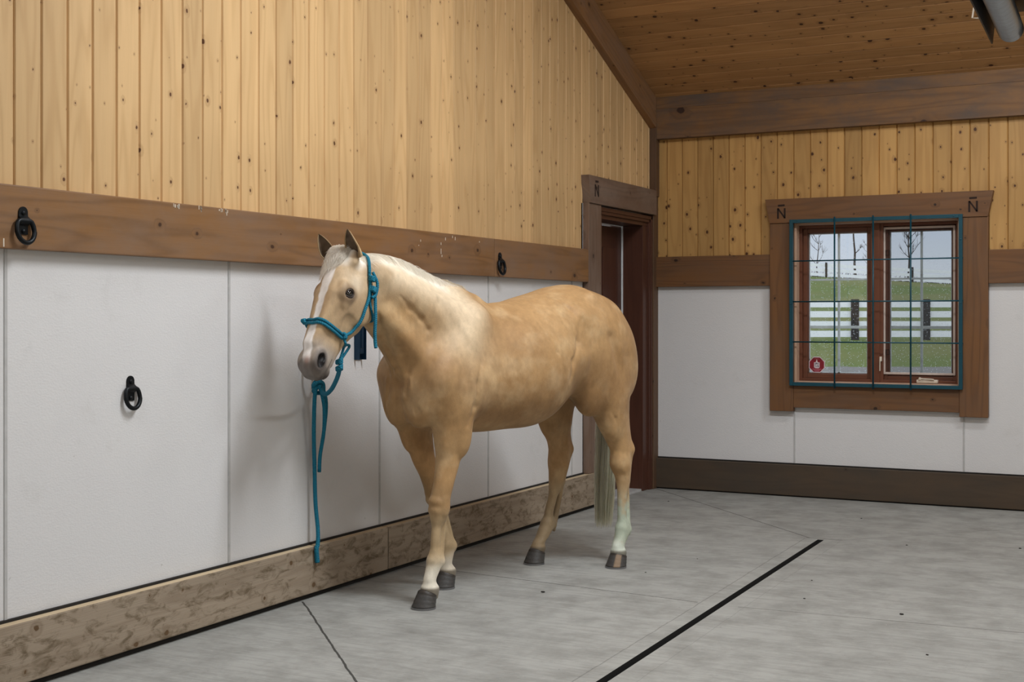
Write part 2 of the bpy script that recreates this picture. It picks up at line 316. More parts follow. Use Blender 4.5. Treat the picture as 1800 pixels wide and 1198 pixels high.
class MB:
    """collects quads with per-corner grain coordinates, builds ONE mesh"""
    def __init__(s): s.v = []; s.f = []; s.g = []; s.mi = []; s.nb = random.random() * 50
    def quad(s, pts, gcs=None, mi=0):
        i = len(s.v); s.v += [tuple(p) for p in pts]; s.f.append(tuple(range(i, i + len(pts))))
        s.g += list(gcs) if gcs is not None else [(0, 0, 0)] * len(pts); s.mi.append(mi)
    def box(s, lo, hi, grain=0, bevel=0.0, board=None, mi=0, M4=None, top_mi=None):
        # grain: axis index that runs along the grain
        s.nb += 1.37; nb = s.nb if board is None else board; off = random.random() * 30
        lo = list(lo); hi = list(hi); b = bevel
        ax = [i for i in range(3) if i != grain]
        bm = bmesh.new(); bmesh.ops.create_cube(bm, size=1)
        for v in bm.verts:
            for k in range(3): v.co[k] = lo[k] + (v.co[k] + .5) * (hi[k] - lo[k])
        if b > 0: bmesh.ops.bevel(bm, geom=list(bm.edges), offset=b, segments=2, profile=.6, affect='EDGES')
        bm.normal_update()
        for f in bm.faces:
            n = f.normal; a = max(range(3), key=lambda k: abs(n[k]))
            pts = [v.co.copy() for v in f.verts]
            g = []
            for p in pts:
                if a == grain: g.append((p[ax[0]], p[ax[1]] * .3 + off, nb))
                else:
                    o_ = [k for k in ax if k != a][0]
                    g.append((p[o_], p[grain] + off, nb + (0 if a == ax[0] else .3)))
            if M4 is not None: pts = [M4 @ p for p in pts]
            s.quad(pts, g, top_mi if (top_mi is not None and n.z > .9) else mi)
        bm.free()
    def prism(s, poly, a0, a1, plane, grain_dir, mi=0):
        """poly: list of 2-D points in `plane` ('yz' extruded along x, 'xz' extruded along y), a0..a1 extrusion"""
        s.nb += 1.37; off = random.random() * 30
        def P(u, v, w): return {'yz': (w, u, v), 'xz': (u, w, v), 'xy': (u, v, w)}[plane]
        gd = grain_dir; gp = (-gd[1], gd[0])
        gc = lambda u, v: (u * gp[0] + v * gp[1], u * gd[0] + v * gd[1] + off, s.nb)
        s.quad([P(u, v, a0) for u, v in poly], [gc(u, v) for u, v in poly], mi)
        s.quad([P(u, v, a1) for u, v in reversed(poly)], [gc(u, v) for u, v in reversed(poly)], mi)
        for (u0, v0), (u1, v1) in zip(poly, poly[1:] + poly[:1]):
            g0, g1 = gc(u0, v0), gc(u1, v1)
            s.quad([P(u0, v0, a0), P(u0, v0, a1), P(u1, v1, a1), P(u1, v1, a0)], [g0, (g0[0] + abs(a1 - a0), g0[1], s.nb), (g1[0] + abs(a1 - a0), g1[1], s.nb), g1], mi)
    def tube(s, pts, r, seg=10, closed=False, mi=0, caps=True, flat=1.0):
        P = [Vector(p) for p in pts]; n = len(P); R = r if hasattr(r, '__len__') else [r] * n
        up = None; L = 0; rings = []
        for i in range(n):
            a = P[(i - 1) % n] if (closed or i > 0) else P[i]; b = P[(i + 1) % n] if (closed or i < n - 1) else P[i]
            t = (b - a).normalized()
            if up is None: up = t.orthogonal().normalized()
            up = (up - t * up.dot(t)); up = up.normalized() if up.length > 1e-6 else t.orthogonal().normalized()
            w = t.cross(up)
            if i: L += (P[i] - P[i - 1]).length
            rings.append(([P[i] + (up * math.cos(2 * math.pi * k / seg) + w * math.sin(2 * math.pi * k / seg) * flat) * R[i] for k in range(seg)], L))
        m = n if closed else n - 1
        for i in range(m):
            A, la = rings[i]; B, lb = rings[(i + 1) % n]
            if i == n - 1: lb = la + (P[0] - P[-1]).length
            for k in range(seg):
                k2 = (k + 1) % seg
                s.quad([A[k], A[k2], B[k2], B[k]], [(k / seg, la, 0), ((k + 1) / seg, la, 0), ((k + 1) / seg, lb, 0), (k / seg, lb, 0)], mi)
        if caps and not closed:
            s.quad(list(reversed(rings[0][0])), [(0, 0, 0)] * seg, mi); s.quad(rings[-1][0], [(0, L, 0)] * seg, mi)
    def lathe(s, prof, c, axis, seg=20, mi=0):
        """prof: (radius, height) rows turned round `axis` through c"""
        ax = Vector(axis).normalized(); u = ax.orthogonal().normalized(); w = ax.cross(u); c = Vector(c)
        rg = [[c + ax * h + (u * math.cos(2 * math.pi * k / seg) + w * math.sin(2 * math.pi * k / seg)) * max(r, 1e-5) for k in range(seg)] for r, h in prof]
        for a, b in zip(rg[:-1], rg[1:]):
            for k in range(seg):
                s.quad([a[k], a[(k + 1) % seg], b[(k + 1) % seg], b[k]], None, mi)
    def build(s, name, mat, parent=None, kind=None, smooth=False, mats=None):
        me = bpy.data.meshes.new(name); me.from_pydata(s.v, [], s.f); 
        a = me.attributes.new('gc', 'FLOAT_VECTOR', 'POINT'); a.data.foreach_set('vector', np.array(s.g, np.float32).ravel())
        me.polygons.foreach_set('material_index', s.mi)
        me.materials.append(mat)
        for q in (mats or []): me.materials.append(q)
        if smooth:
            bm = bmesh.new(); bm.from_mesh(me); bmesh.ops.remove_doubles(bm, verts=bm.verts, dist=1e-5); bm.to_mesh(me); bm.free()
            me.polygons.foreach_set('use_smooth', [True] * len(me.polygons))
        me.update()
        return link(name, me, None, parent, kind)

def box_obj(name, lo, hi, mat, parent=None, kind=None, grain=0, bevel=.004):
    b = MB(); b.box(lo, hi, grain, bevel); return b.build(name, mat, parent, kind)
def spline(pts, n=8):
    """Catmull-Rom through points"""
    P = [Vector(p) for p in pts]; P = [P[0] * 2 - P[1]] + P + [P[-1] * 2 - P[-2]]; out = []
    for i in range(1, len(P) - 2):
        a, b, c, d = P[i - 1:i + 3]
        for k in range(n):
            t = k / n
            out.append(.5 * ((2 * b) + (c - a) * t + (2 * a - 5 * b + 4 * c - d) * t * t + (3 * b - a - 3 * c + d) * t ** 3))
    out.append(P[-2]); return out

CLODS = [
(0.974, -3.992, 0.011, 'dark dirt crumb on the concrete between the front and rear hooves') ,
(2.63, -3.679, 0.01, 'small flat dark crumb on the floor right of the drain') ,
(2.15, -3.547, 0.006, 'tiny dark crumb just right of the drain slot') ,
(2.069, -3.097, 0.005, 'tiny crumb near the middle of the drain, on its right') ,
(2.91, -1.618, 0.008, 'small crumb at the right edge of the picture') ,
(2.301, -1.803, 0.006, 'tiny crumb on the floor right of the drain end') ,
(1.347, -2.791, 0.004, 'tiny crumb left of the drain') ,
(1.831, -0.881, 0.006, 'tiny crumb near the back wall below the window') ,
(1.235, -3.291, 0.005, 'tiny crumb right of the rear hoof') ,
(0.394, -0.703, 0.006, 'tiny crumb near the door corner') ,
(2.861, -4.364, 0.006, 'tiny crumb low in the right foreground') ,
]
# ================================================================ the setting
SL = .42                       # ceiling rise per metre away from the back wall
Z0 = 3.05
XR, YF, RIDGE = 7.6, -12.2, -6.1
def zc(y): return Z0 - SL * y if y > RIDGE else Z0 - SL * RIDGE + SL * (y - RIDGE)

# floor with a real slot for the drain
def build_floor():
    b = MB(); ya, yb = -1.84, -10.6; hw = .019
    xa, xb = slot_x(ya), slot_x(yb)
    q = b.quad
    X0, X1, Y0, Y1 = -.30, XR, .02, YF
    q([(X0, Y0, 0), (X0, ya, 0), (X1, ya, 0), (X1, Y0, 0)])
    q([(X0, yb, 0), (X0, Y1, 0), (X1, Y1, 0), (X1, yb, 0)])
    q([(X0, ya, 0), (X0, yb, 0), (xb - hw, yb, 0), (xa - hw, ya, 0)])
    q([(xa + hw, ya, 0), (xb + hw, yb, 0), (X1, yb, 0), (X1, ya, 0)])
    return b.build('floor', M['floor'], None, 'structure')
fl = build_floor()
sb = MB(); ya, yb, hw = -1.84, -10.6, .019; xa, xb = slot_x(ya), slot_x(yb); D = -.12
for sx_ in (-1, 1):
    sb.quad([(xa + sx_ * hw, ya, 0), (xb + sx_ * hw, yb, 0), (xb + sx_ * hw, yb, D), (xa + sx_ * hw, ya, D)])
sb.quad([(xa - hw, ya, D), (xb - hw, yb, D), (xb + hw, yb, D), (xa + hw, ya, D)])
sb.quad([(xa - hw, ya, 0), (xa + hw, ya, 0), (xa + hw, ya, D), (xa - hw, ya, D)])
sb.quad([(xb - hw, yb, 0), (xb + hw, yb, 0), (xb + hw, yb, D), (xb - hw, yb, D)])
tag(sb.build('floor_drain', M['black'], None), 'long narrow dark slot drain sunk in the grey concrete floor', 'drain', kind='structure')

# door opening and window opening
DY0, DY1, DZ = -1.075, -.245, 2.06
WX0, WX1, WZ0, WZ1 = 1.145, 2.335, .855, 2.055
WT = .24

def board_wall(b, along, u0, u1, pitch, phase, zlo, ztop, holes=(), depth=0.0, mi=0):
    """vertical tongue and groove boards; along='y' on x=0 wall facing +x, 'x' on y=0 wall facing -y"""
    k0 = math.floor((u0 - phase) / pitch); k = k0; g = .0065; d = .011
    while phase + k * pitch < u1 - 1e-4:
        a = max(u0, phase + k * pitch); c = min(u1, phase + (k + 1) * pitch); k += 1
        if c - a < .01: continue
        cuts = [(zlo, None)]
        for (h0, h1, hz0, hz1) in holes:
            if h0 < (a + c) / 2 < h1: cuts = [(hz1, None)] if hz0 <= zlo else [(zlo, hz0), (hz1, None)]
        nb = b.nb + 1.0 + random.random(); b.nb = nb; off = random.random() * 40
        for (z0, z1) in cuts:
            za1 = ztop(a) if z1 is None else z1; zc1 = ztop(c) if z1 is None else z1
            prof = [(a, -d), (a + g, 0), (c - g, 0), (c, -d)]
            zt = lambda u: za1 + (zc1 - za1) * (u - a) / (c - a)
            for (p, dp), (r_, dr) in zip(prof[:-1], prof[1:]):
                if along == 'y': pts = [(depth + dp, p, z0), (depth + dr, r_, z0), (depth + dr, r_, zt(r_)), (depth + dp, p, zt(p))]
                else: pts = [(p, -depth - dp, z0), (r_, -depth - dr, z0), (r_, -depth - dr, zt(r_)), (p, -depth - dp, zt(p))]
                b.quad(pts, [(p, z0 + off, nb), (r_, z0 + off, nb), (r_, zt(r_) + off, nb), (p, zt(p) + off, nb)], mi)

# ---- left wall: white panels below, pine boards above
b = MB()
board_wall(b, 'y', YF, 0, .1283, -6.379, 1.80, lambda y: zc(y) + .02, holes=[(-1.36, 0, 0, 2.15)])
# panels
SE = [-8.86, -7.64, -6.42, -5.18, -3.96, -2.755, -1.543]
edges = [YF] + SE + [-1.30]
for y0, y1 in zip(edges[:-1], edges[1:]):
    b.quad([(0, y0, 0), (0, y1, 0), (0, y1, 1.80), (0, y0, 1.80)], None, 1)
for y in SE: b.box((-.002, y - .007, .22), (.004, y + .007, 1.62), 2, .0015, mi=2)
# wall round the door, and outer face so daylight stays out
b.quad([(0, -1.36, 1.8), (0, DY0, 1.8), (0, DY0, 2.3), (0, -1.36, 2.3)], None, 1)
b.quad([(0, DY0, DZ), (0, 0, DZ), (0, 0, 2.3), (0, DY0, 2.3)], None, 1)
b.quad([(0, -1.36, 0), (0, DY0, 0), (0, DY0, 1.8), (0, -1.36, 1.8)], None, 1)
b.quad([(0, DY1, 0), (0, 0, 0), (0, 0, 2.3), (0, DY1, 2.3)], None, 1)
for (y0, y1, z0, z1) in ((YF, DY0 - .02, -.1, 6), (DY1 + .02, .3, -.1, 6), (DY0 - .02, DY1 + .02, 2.08, 6)):
    b.quad([(-.27, y0, z0), (-.27, y1, z0), (-.27, y1, z1), (-.27, y0, z1)], None, 3)
wall_left = b.build('wall_left', M['pine_left'], None, 'structure', mats=[M['panel'], M['seam'], M['plain']])

# ---- back wall
b = MB()
board_wall(b, 'x', 0, XR, .1268, -.01, 1.80, lambda x: 3.08, holes=[(WX0 - .10, WX1 + .10, 1.0, 2.15)])
for (x0, x1, z0, z1) in ((0, WX0, 0, 1.80), (WX0, WX1, 0, WZ0), (WX1, XR, 0, 1.80)):
    b.quad([(x0, 0, z0), (x1, 0, z0), (x1, 0, z1), (x0, 0, z1)], None, 1)
for (x0, x1, z0, z1) in ((WX0 - .13, WX0, 1.8, 2.15), (WX1, WX1 + .13, 1.8, 2.15), (WX0, WX1, WZ1, 2.15)):
    b.quad([(x0, 0, z0), (x1, 0, z0), (x1, 0, z1), (x0, 0, z1)], None, 1)
for x, z1 in ((1.14, .68), (2.36, .68), (3.58, 1.62), (4.8, 1.62), (6.02, 1.62)):
    b.box((x - .006, -.004, .2), (x + .006, .002, z1), 2, .0015, mi=2)
# outer skin with the window hole
T = WT
for (x0, x1, z0, z1) in ((-.5, WX0, -.1, 6), (WX1, XR + .2, -.1, 6), (WX0, WX1, -.1, WZ0), (WX0, WX1, WZ1, 6)):
    b.quad([(x0, T, z0), (x1, T, z0), (x1, T, z1), (x0, T, z1)], None, 3)
wall_back = b.build('wall_back', M['pine_back_dim'], None, 'structure', mats=[M['panel'], M['seam'], M['plain']])

# ---- walls behind and beside the camera
b = MB(); b.quad([(XR, 0, 0), (XR, YF, 0), (XR, YF, 5.9), (XR, 0, 5.9)]); b.build('wall_right', M['plain'], None, 'structure')
b = MB(); b.quad([(0, YF, 0), (XR, YF, 0), (XR, YF, 3.2), (0, YF, 3.2)]); b.build('wall_front', M['plain'], None, 'structure')

# ---- ceiling boards run along x
b = MB(); pitch = .105; y = 0.0; g = .006; d = .009
while y > YF:
    y1 = max(y - pitch, YF)
    if y > RIDGE > y1: y1 = RIDGE
    b.nb += 1 + random.random()
    xs = [-.02]
    while xs[-1] < XR: xs.append(min(XR, xs[-1] + 2.2 + 2.4 * random.random()))
    for xa_, xb_ in zip(xs[:-1], xs[1:]):
        nb = b.nb + random.random() * 9; off = random.random() * 40
        for (p, dp), (q, dq) in (((y, d), (y - g, 0)), ((y - g, 0), (y1 + g, 0)), ((y1 + g, 0), (y1, d))):
            b.quad([(xa_, p, zc(p) + dp), (xb_, p, zc(p) + dp), (xb_, q, zc(q) + dq), (xa_, q, zc(q) + dq)],
                   [(p, xa_ + off, nb), (p, xb_ + off, nb), (q, xb_ + off, nb), (q, xa_ + off, nb)])
    y = y1
b.build('ceiling', M['pine_ceiling'], None, 'structure')

# ---- kickboards
BT = .05
b = MB()
for y0, y1 in ((YF, -6.9), (-6.9, -3.953), (-3.945, -1.137)):
    b.box((0.0, y0, .026), (BT, y1, .25), 1, .006, top_mi=1)
b.box((0.0, YF, .25), (.012, -1.36, .260), 1, 0, mi=2)
b.box((0.0, YF, .001), (BT - .025, -1.137, .026), 1, 0, mi=2)  # dark strip painted as the shadow line under the board
b.build('baseboard_left', M['kick_worn'], None, 'structure', mats=[M['kick_top'], M['gap_shade']])
b = MB(); b.box((.0, -.045, .010), (XR, 0, .24), 0, .005); b.box((.0, -.012, .24), (XR, 0, .25), 0, 0, mi=1); b.box((0, -.03, .001), (XR, 0, .012), 0, 0, mi=1)
b.build('baseboard_back', M['kick_dark'], None, 'structure', mats=[M['gap_shade']])

# ---- rail planks (named trim) on both walls
b = MB()
for y0, y1 in ((YF, -7.3), (-7.297, -2.757), (-2.753, -1.355)):
    b.box((0.0, y0, 1.595), (.045, y1, 1.825), 1, .005)
trim = b.build('trim_1', M['trim_warm'], None, 'structure'); trim['label'] = 'wide brown plank rail above the white panels of the left wall'
# pale chips along the top of the rail
cb = MB()
for (yc, n) in ((-5.56, 7), (-5.42, 6), (-5.27, 8)):
    for i in range(n):
        yy = yc + RNG.normal(0, .016); zz = 1.824 - abs(RNG.normal(0, .012)); h = .006 + .012 * RNG.random()
        cb.box((.0445, yy, zz - h), (.0462, yy + .003 + .003 * RNG.random(), zz), 2, 0)
for (yc, zz, h) in ((-3.62, 1.775, .012), (-3.40, 1.77, .014), (-3.40, 1.735, .03), (-3.35, 1.80, .016), (-3.24, 1.81, .02), (-3.27, 1.815, .014), (-3.39, 1.70, .012), (-3.64, 1.745, .006), (-2.95, 1.80, .008), (-6.47, 1.63, .03)):
    cb.box((.0445, yc, zz - h), (.0462, yc + .005, zz), 2, 0)
cb.build('paint_chip', M['paint_chip'], trim)
b = MB(); b.box((0, -.045, 1.587), (.962, 0, 1.824), 0, .005); b.build('trim_2', M['trim'], None, 'structure')
b = MB(); b.box((2.53, -.045, 1.587), (XR, 0, 1.824), 0, .005); b.build('trim_3', M['trim'], None, 'structure')
# eave beam on the back wall: a board and a ledger above it
b = MB(); b.box((.0, -.064, 2.75), (XR, 0, 2.985), 0, .002); b.box((.0, -.066, 2.985), (XR, 0, 3.085), 0, .002)
b.build('trim_4', M['beam'], None, 'structure')
# sloping board under the ceiling on the left wall, and the corner post
b = MB(); hh = .245
b.prism([(-.075, zc(-.075) - hh), (-.075, zc(-.075) - .002), (RIDGE, zc(RIDGE) - .002), (RIDGE, zc(RIDGE) - hh)], .0, .055, 'yz', (-.92, .39))
b.prism([(RIDGE, zc(RIDGE) - hh), (RIDGE, zc(RIDGE) - .002), (YF, zc(YF) - .002), (YF, zc(YF) - hh)], .0, .055, 'yz', (-.92, -.39))
b.build('trim_5', M['trim_warm'], None, 'structure')
b = MB(); b.box((0, -.075, 2.30), (.055, -.0, 2.86), 2, .004); b.box((0, -.10, .0), (.045, 0, 2.30), 2, .004)
b.build('trim_6', M['trim_dark'], None, 'structure')

def brand_mark(b, o, u, s):
    """letter N with a bar over it, cut as dark strokes; o = lower left corner, u = unit vector along the wall, s = height"""
    o = Vector(o); u = Vector(u); z = Vector((0, 0, 1)); n = u.cross(z); w = s * .085; W = s * .66
    def stroke(p, q, w_):
        p = o + u * p[0] + z * p[1]; q = o + u * q[0] + z * q[1]; t = (q - p).normalized(); k = t.cross(n).normalized() * w_
        b.quad([p - k + n * .0015, q - k + n * .0015, q + k + n * .0015, p + k + n * .0015])
        b.quad([p - k - n * .001, q - k - n * .001, q + k - n * .001, p + k - n * .001][::-1])
        for a_, c_ in ((p - k, q - k), (p + k, q + k)): b.quad([a_ - n * .001, c_ - n * .001, c_ + n * .0015, a_ + n * .0015])
    stroke((0, 0), (0, s), w); stroke((W, .02 * s), (W, s), w); stroke((0, s), (W, .06 * s), w * .8); stroke((0, s * 1.26), (W, s * 1.28), w)
# ---- door
door = empty('door_1', (0, (DY0 + DY1) / 2, 0), 0, 'structure')
def rel(o): o.matrix_parent_inverse = o.parent.matrix_basis.inverted() if False else Matrix.Translation(-Vector(o.parent.location)); return o
b = MB(); b.box((0, -1.355, .251), (.048, -1.135, 2.152), 2, .005)
rel(b.build('casing', M['trim_grey'], door))
b = MB(); b.prism([(-1.352, 2.152), (-1.385, 2.345), (-.075, 2.345), (-.075, 2.152)], 0, .06, 'yz', (1, 0))
hd_ = rel(b.build('header', M['trim_grey'], door))
b = MB(); brand_mark(b, (.0605, -1.275, 2.20), (0, 1, 0), .085); o = b.build('carved_letter', M['carved'], hd_)
b = MB()
for (a, c, x1) in ((0, .022, .036), (.022, .045, .028)):    # stepped moulding round the opening
    yl, yr, zt = -1.135 + a, -.10 - a, 2.14 - a
    b.box((0, yl, 0), (x1, yl + (c - a) + .006, zt), 2, .003)
    b.box((0, yr - (c - a) - .006, 0), (x1, yr, zt), 2, .003)
    b.box((0, yl, zt - (c - a) - .006), (x1, yr, zt), 1, .003)
rel(b.build('moulding', M['door_red'], door))
b = MB()
b.box((-.26, DY0 - .03, 0), (.012, DY0, DZ), 2, .003); b.box((-.26, DY1, 0), (.012, -.14, DZ), 2, .003); b.box((-.26, DY0 - .03, DZ), (.012, -.14, DZ + .03), 1, .003)
b.quad([(-.12, DY1, 0), (.012, DY1, 0), (.012, -.14, 0), (-.12, -.14, 0)])
rel(b.build('frame', M['door_red'], door))
# door leaf, ajar: hinged on the near jamb, swung a little outwards
leaf = MB(); w = .805; h = 2.045
leaf.box((-.040, 0, .012), (0, w, h), 2, .003)
for (y0, y1) in ((.11, .365), (.435, .69)):
    for (z0, z1) in ((.22, .78), (.92, 1.20), (1.34, 1.88)):
        for (a, x) in ((0, .010), (.026, .004)):
            leaf.box((0, y0 + a, z0 + a), (x + .004, y1 - a, z1 - a), 2, .004)
o = leaf.build('leaf', M['door_red'], door)
o.location = Vector((-.170, DY0 + .006, 0)) - Vector(door.location)
ws = MB(); ws.box((-.166, DY1 - .013, .01), (-.154, DY1, DZ), 2, .001); ws.box((-.166, DY0, DZ - .007), (-.158, DY1, DZ), 1, .001); rel(ws.build('bright_slit_strip', M['muntin'], door))  # white strips added to stand for the bright slit beside the leaf
hb = MB(); hb.lathe([(0, .0), (.024, .0), (.026, .006), (.010, .012), (.009, .04), (.026, .05), (.03, .065), (.022, .08), (0, .083)], (0, 0, 0), (1, 0, 0))
k = hb.build('knob', M['handle_brass'], o, smooth=True); k.location = (.002, w - .07, .98)
b = MB(); b.box((-.30, DY0, -.004), (.0, DY1, .016), 1, .003); rel(b.build('threshold', M['seam'], door))

# ---- window
win = empty('window_1', ((WX0 + WX1) / 2, 0, WZ0), 0, 'structure')
b = MB(); b.box((.962, -.055, .642), (1.142, 0, 2.058), 2, .005); rel(b.build('side_casing', M['trim'], win))
b = MB(); b.box((2.335, -.055, .642), (2.530, 0, 2.058), 2, .005); rel(b.build('side_casing', M['trim'], win))
b = MB(); b.box((1.142, -.05, .672), (2.335, 0, .852), 0, .005); rel(b.build('sill_board', M['trim'], win))
b = MB(); b.prism([(.965, 2.058), (.930, 2.238), (2.565, 2.238), (2.528, 2.058)], -.065, 0, 'xz', (1, 0)); hdr = rel(b.build('header', M['trim'], win))
for (x, nm) in ((1.03, 'a'), (2.405, 'b')):
    b = MB(); brand_mark(b, (x, -.0655, 2.09), (1, 0, 0), .078); o = b.build('carved_letter', M['carved'], hdr)
def frame(b, x0, x1, z0, z1, y0, y1, w, bev=.003, wt=None, wb=None):
    wt = wt or w; wb = wb or w
    b.box((x0, y0, z0), (x0 + w, y1, z1), 2, bev); b.box((x1 - w, y0, z0), (x1, y1, z1), 2, bev)
    b.box((x0 + w, y0, z1 - wt), (x1 - w, y1, z1), 0, bev); b.box((x0 + w, y0, z0), (x1 - w, y1, z0 + wb), 0, bev)
b = MB(); frame(b, WX0 - .003, WX1 + .003, WZ0 - .003, WZ1 + .003, -.02, .24, .018); rel(b.build('liner', M['sash_pale'], win))
MX = (WX0 + WX1) / 2
b = MB(); frame(b, WX0 + .015, WX1 - .015, WZ0 + .015, WZ1 - .015, .055, .16, .022); b.box((MX - .045, .05, WZ0 + .015), (MX + .045, .16, WZ1 - .015), 2, .003)
b.box((MX - .022, .038, WZ0 + .015), (MX + .022, .052, WZ1 - .015), 2, .003)
rel(b.build('frame', M['sash'], win))
for side, (x0, x1) in enumerate(((WX0 + .037, MX - .045), (MX + .045, WX1 - .037))):
    z0, z1 = WZ0 + .037, WZ1 - .037
    b = MB(); frame(b, x0, x1, z0, z1, .085, .135, .032 if side == 0 else .026)
    frame(b, x0 + .026, x1 - .026, z0 + .026, z1 - .026, .10, .13, .012)
    s_ = rel(b.build('sash', M['sash'], win))
    gx0, gx1, gz0, gz1 = x0 + .034, x1 - .034, z0 + .034, z1 - .034
    b = MB(); b.box((gx0, .112, gz0), (gx1, .118, gz1), 2, 0); g_ = b.build('glass', M['glass'], s_)
    b = MB(); xm = (gx0 + gx1) / 2 + .005
    b.box((xm - .009, .119, gz0), (xm + .009, .127, gz1), 2, .001)
    H3 = (gz1 - gz0) / 3
    for q in (1, 2): b.box((gx0, .120, gz0 + H3 * q * (1.0 if q == 2 else .98) - .007), (gx1, .126, gz0 + H3 * q + .007), 0, .001)
    frame(b, gx0, gx1, gz0, gz1, .119, .128, .010, .001)
    g_ = b.build('glazing_bar', M['muntin'], s_)
# insect screen on the opening sash
x0, x1, z0, z1 = MX + .040, WX1 - .045, WZ0 + .075, WZ1 - .045
b = MB(); frame(b, x0, x1, z0, z1, .070, .083, .016); sc_ = rel(b.build('insect_screen', M['white_frame'], win))
b = MB(); b.quad([(x0 + .016, .078, z0 + .016), (x1 - .016, .078, z0 + .016), (x1 - .016, .078, z1 - .016), (x0 + .016, .078, z1 - .016)]); g_ = b.build('screen_mesh', M['screen'], sc_)
for zz in (WZ0 + .22, WZ1 - .25):
    b = MB(); b.tube([(x0 + .02, .072, zz), (x0 + .045, .072, zz), (x0 + .045, .072, zz + .035), (x0 + .02, .072, zz + .035)], .003, 6, closed=True)
    rel(b.build('screen_clip', M['iron'], win))
# crank and lock lever
b = MB(); xc = MX + .36
b.box((xc - .075, .028, WZ0 + .018), (xc + .075, .070, WZ0 + .042), 0, .006); b.tube([(xc - .05, .030, WZ0 + .04), (xc - .045, .022, WZ0 + .05), (xc + .03, .020, WZ0 + .047), (xc + .05, .020, WZ0 + .044)], .005, 8)
b.lathe([(0, 0), (.010, 0), (.011, .010), (.007, .018), (0, .020)], (xc - .05, .030, WZ0 + .04), (0, -.3, 1), 12)
rel(b.build('crank', M['white_metal'], win))
b = MB(); xl = MX + .028
b.box((xl - .008, .034, WZ0 + .17), (xl + .010, .048, WZ0 + .205), 2, .004); b.tube([(xl, .036, WZ0 + .20), (xl - .002, .026, WZ0 + .17), (xl - .002, .024, WZ0 + .10)], [.006, .005, .004], 8)
rel(b.build('lock_lever', M['white_metal'], win))

# ---- steel guard over the window
guard = empty('window_guard', (1.742, -.06, .838))
G0, G1, GZ0, GZ1 = 1.122, 2.362, .838, 2.078
def relg(o): o.matrix_parent_inverse = Matrix.Translation(-Vector(guard.location)); return o
b = MB(); frame(b, G0, G1, GZ0, GZ1, -.088, -.060, .026, .002)
for (x, z) in ((G0 + .06, GZ1 - .013), (G1 - .06, GZ1 - .013), (G0 + .013, 1.45), (G1 - .013, 1.45), (G1 - .013, 1.9), (G1 - .013, 1.1)):
    b.lathe([(.006, 0), (.005, .003), (0, .004)], (x, -.088, z), (0, -1, 0), 10)
relg(b.build('frame', M['teal'], guard, smooth=False))
for x in (1.462, 1.742, 2.008):
    b = MB(); b.tube([(x, -.094, GZ0 - .012), (x, -.094, GZ1 + .01)], .0062, 10); relg(b.build('upright_bar', M['teal'], guard, smooth=True))
for z in (1.165, 1.465, 1.768):
    b = MB(); b.tube([(G0 - .002, -.080, z), (G1 + .004, -.080, z)], .0052, 10); relg(b.build('cross_bar', M['teal'], guard, smooth=True))
tag(guard, 'teal painted steel bar guard mounted over the window', 'window guard')

# ---- octagonal sticker on the left pane
st = empty('window_sticker', (WX0 + .135, .108, .99))
def octa(b, c, r, y, sq=1.0):
    pts = [(c[0] + r * math.cos(math.radians(22.5 + 45 * i)), y, c[1] + r * sq * math.sin(math.radians(22.5 + 45 * i))) for i in range(8)]
    b.quad(pts)
    return pts
def sticker_part(name, mat, builder, parent):
    b = MB(); builder(b); return b.build(name, mat, parent)
M['st_white'] = simple('sticker_white', (226, 214, 220), .5); M['st_red'] = simple('sticker_red', (142, 18, 40), .5); M['st_pink'] = simple('sticker_pink', (214, 130, 146), .5); M['st_ink'] = simple('sticker_ink', (70, 50, 76), .5)
def prism_oct(b, r, y0, y1):
    A = [(r * math.cos(math.radians(22.5 + 45 * i)), y0, r * math.sin(math.radians(22.5 + 45 * i))) for i in range(8)]
    B = [(p[0], y1, p[2]) for p in A]
    b.quad(A); b.quad(B[::-1])
    for i in range(8): b.quad([A[i], A[(i + 1) % 8], B[(i + 1) % 8], B[i]])
sticker_part('border', M['st_white'], lambda b: prism_oct(b, .066, 0, .002), st)
sticker_part('red_field', M['st_red'], lambda b: prism_oct(b, .059, -.0008, .001), st)
def tower(b):
    y0, y1 = -.0016, 0
    b.box((-.021, y0, -.020), (.021, y1, .018), 2, 0); b.box((-.007, y0, .018), (.006, y1, .027), 2, 0)
    b.prism([(-.005, .027), (.004, .027), (.0, .042)], y0, y1, 'xz', (0, 1)); b.prism([(-.021, -.020), (.021, -.020), (.012, -.026), (-.010, -.026)], y0, y1, 'xz', (1, 0))
sticker_part('tower_emblem', M['st_white'], tower, st)
def ink(b):
    for (x0, z0, x1, z1) in ((-.015, .008, -.006, .013), (-.013, -.004, -.009, .006), (.004, .007, .014, .012), (.006, -.006, .013, .001), (-.014, -.013, .010, -.010), (-.004, .004, .002, .016), (.010, -.017, .016, -.010)):
        b.box((x0, -.0022, z0), (x1, -.001, z1), 2, 0)
sticker_part('emblem_detail', M['st_ink'], ink, st)
for (z, x0, x1, h) in ((-.033, -.033, .034, .004), (-.043, -.022, .022, .004), (.044, -.020, .020, .0022), (-.051, -.018, .018, .0022)):
    sticker_part('small_print', M['st_pink'], lambda b: b.box((x0, -.0016, z - h / 2), (x1, -.0006, z + h / 2), 2, 0), st)
tag(st, 'red octagonal sticker with a white tower emblem on the lower left window pane', 'sticker')

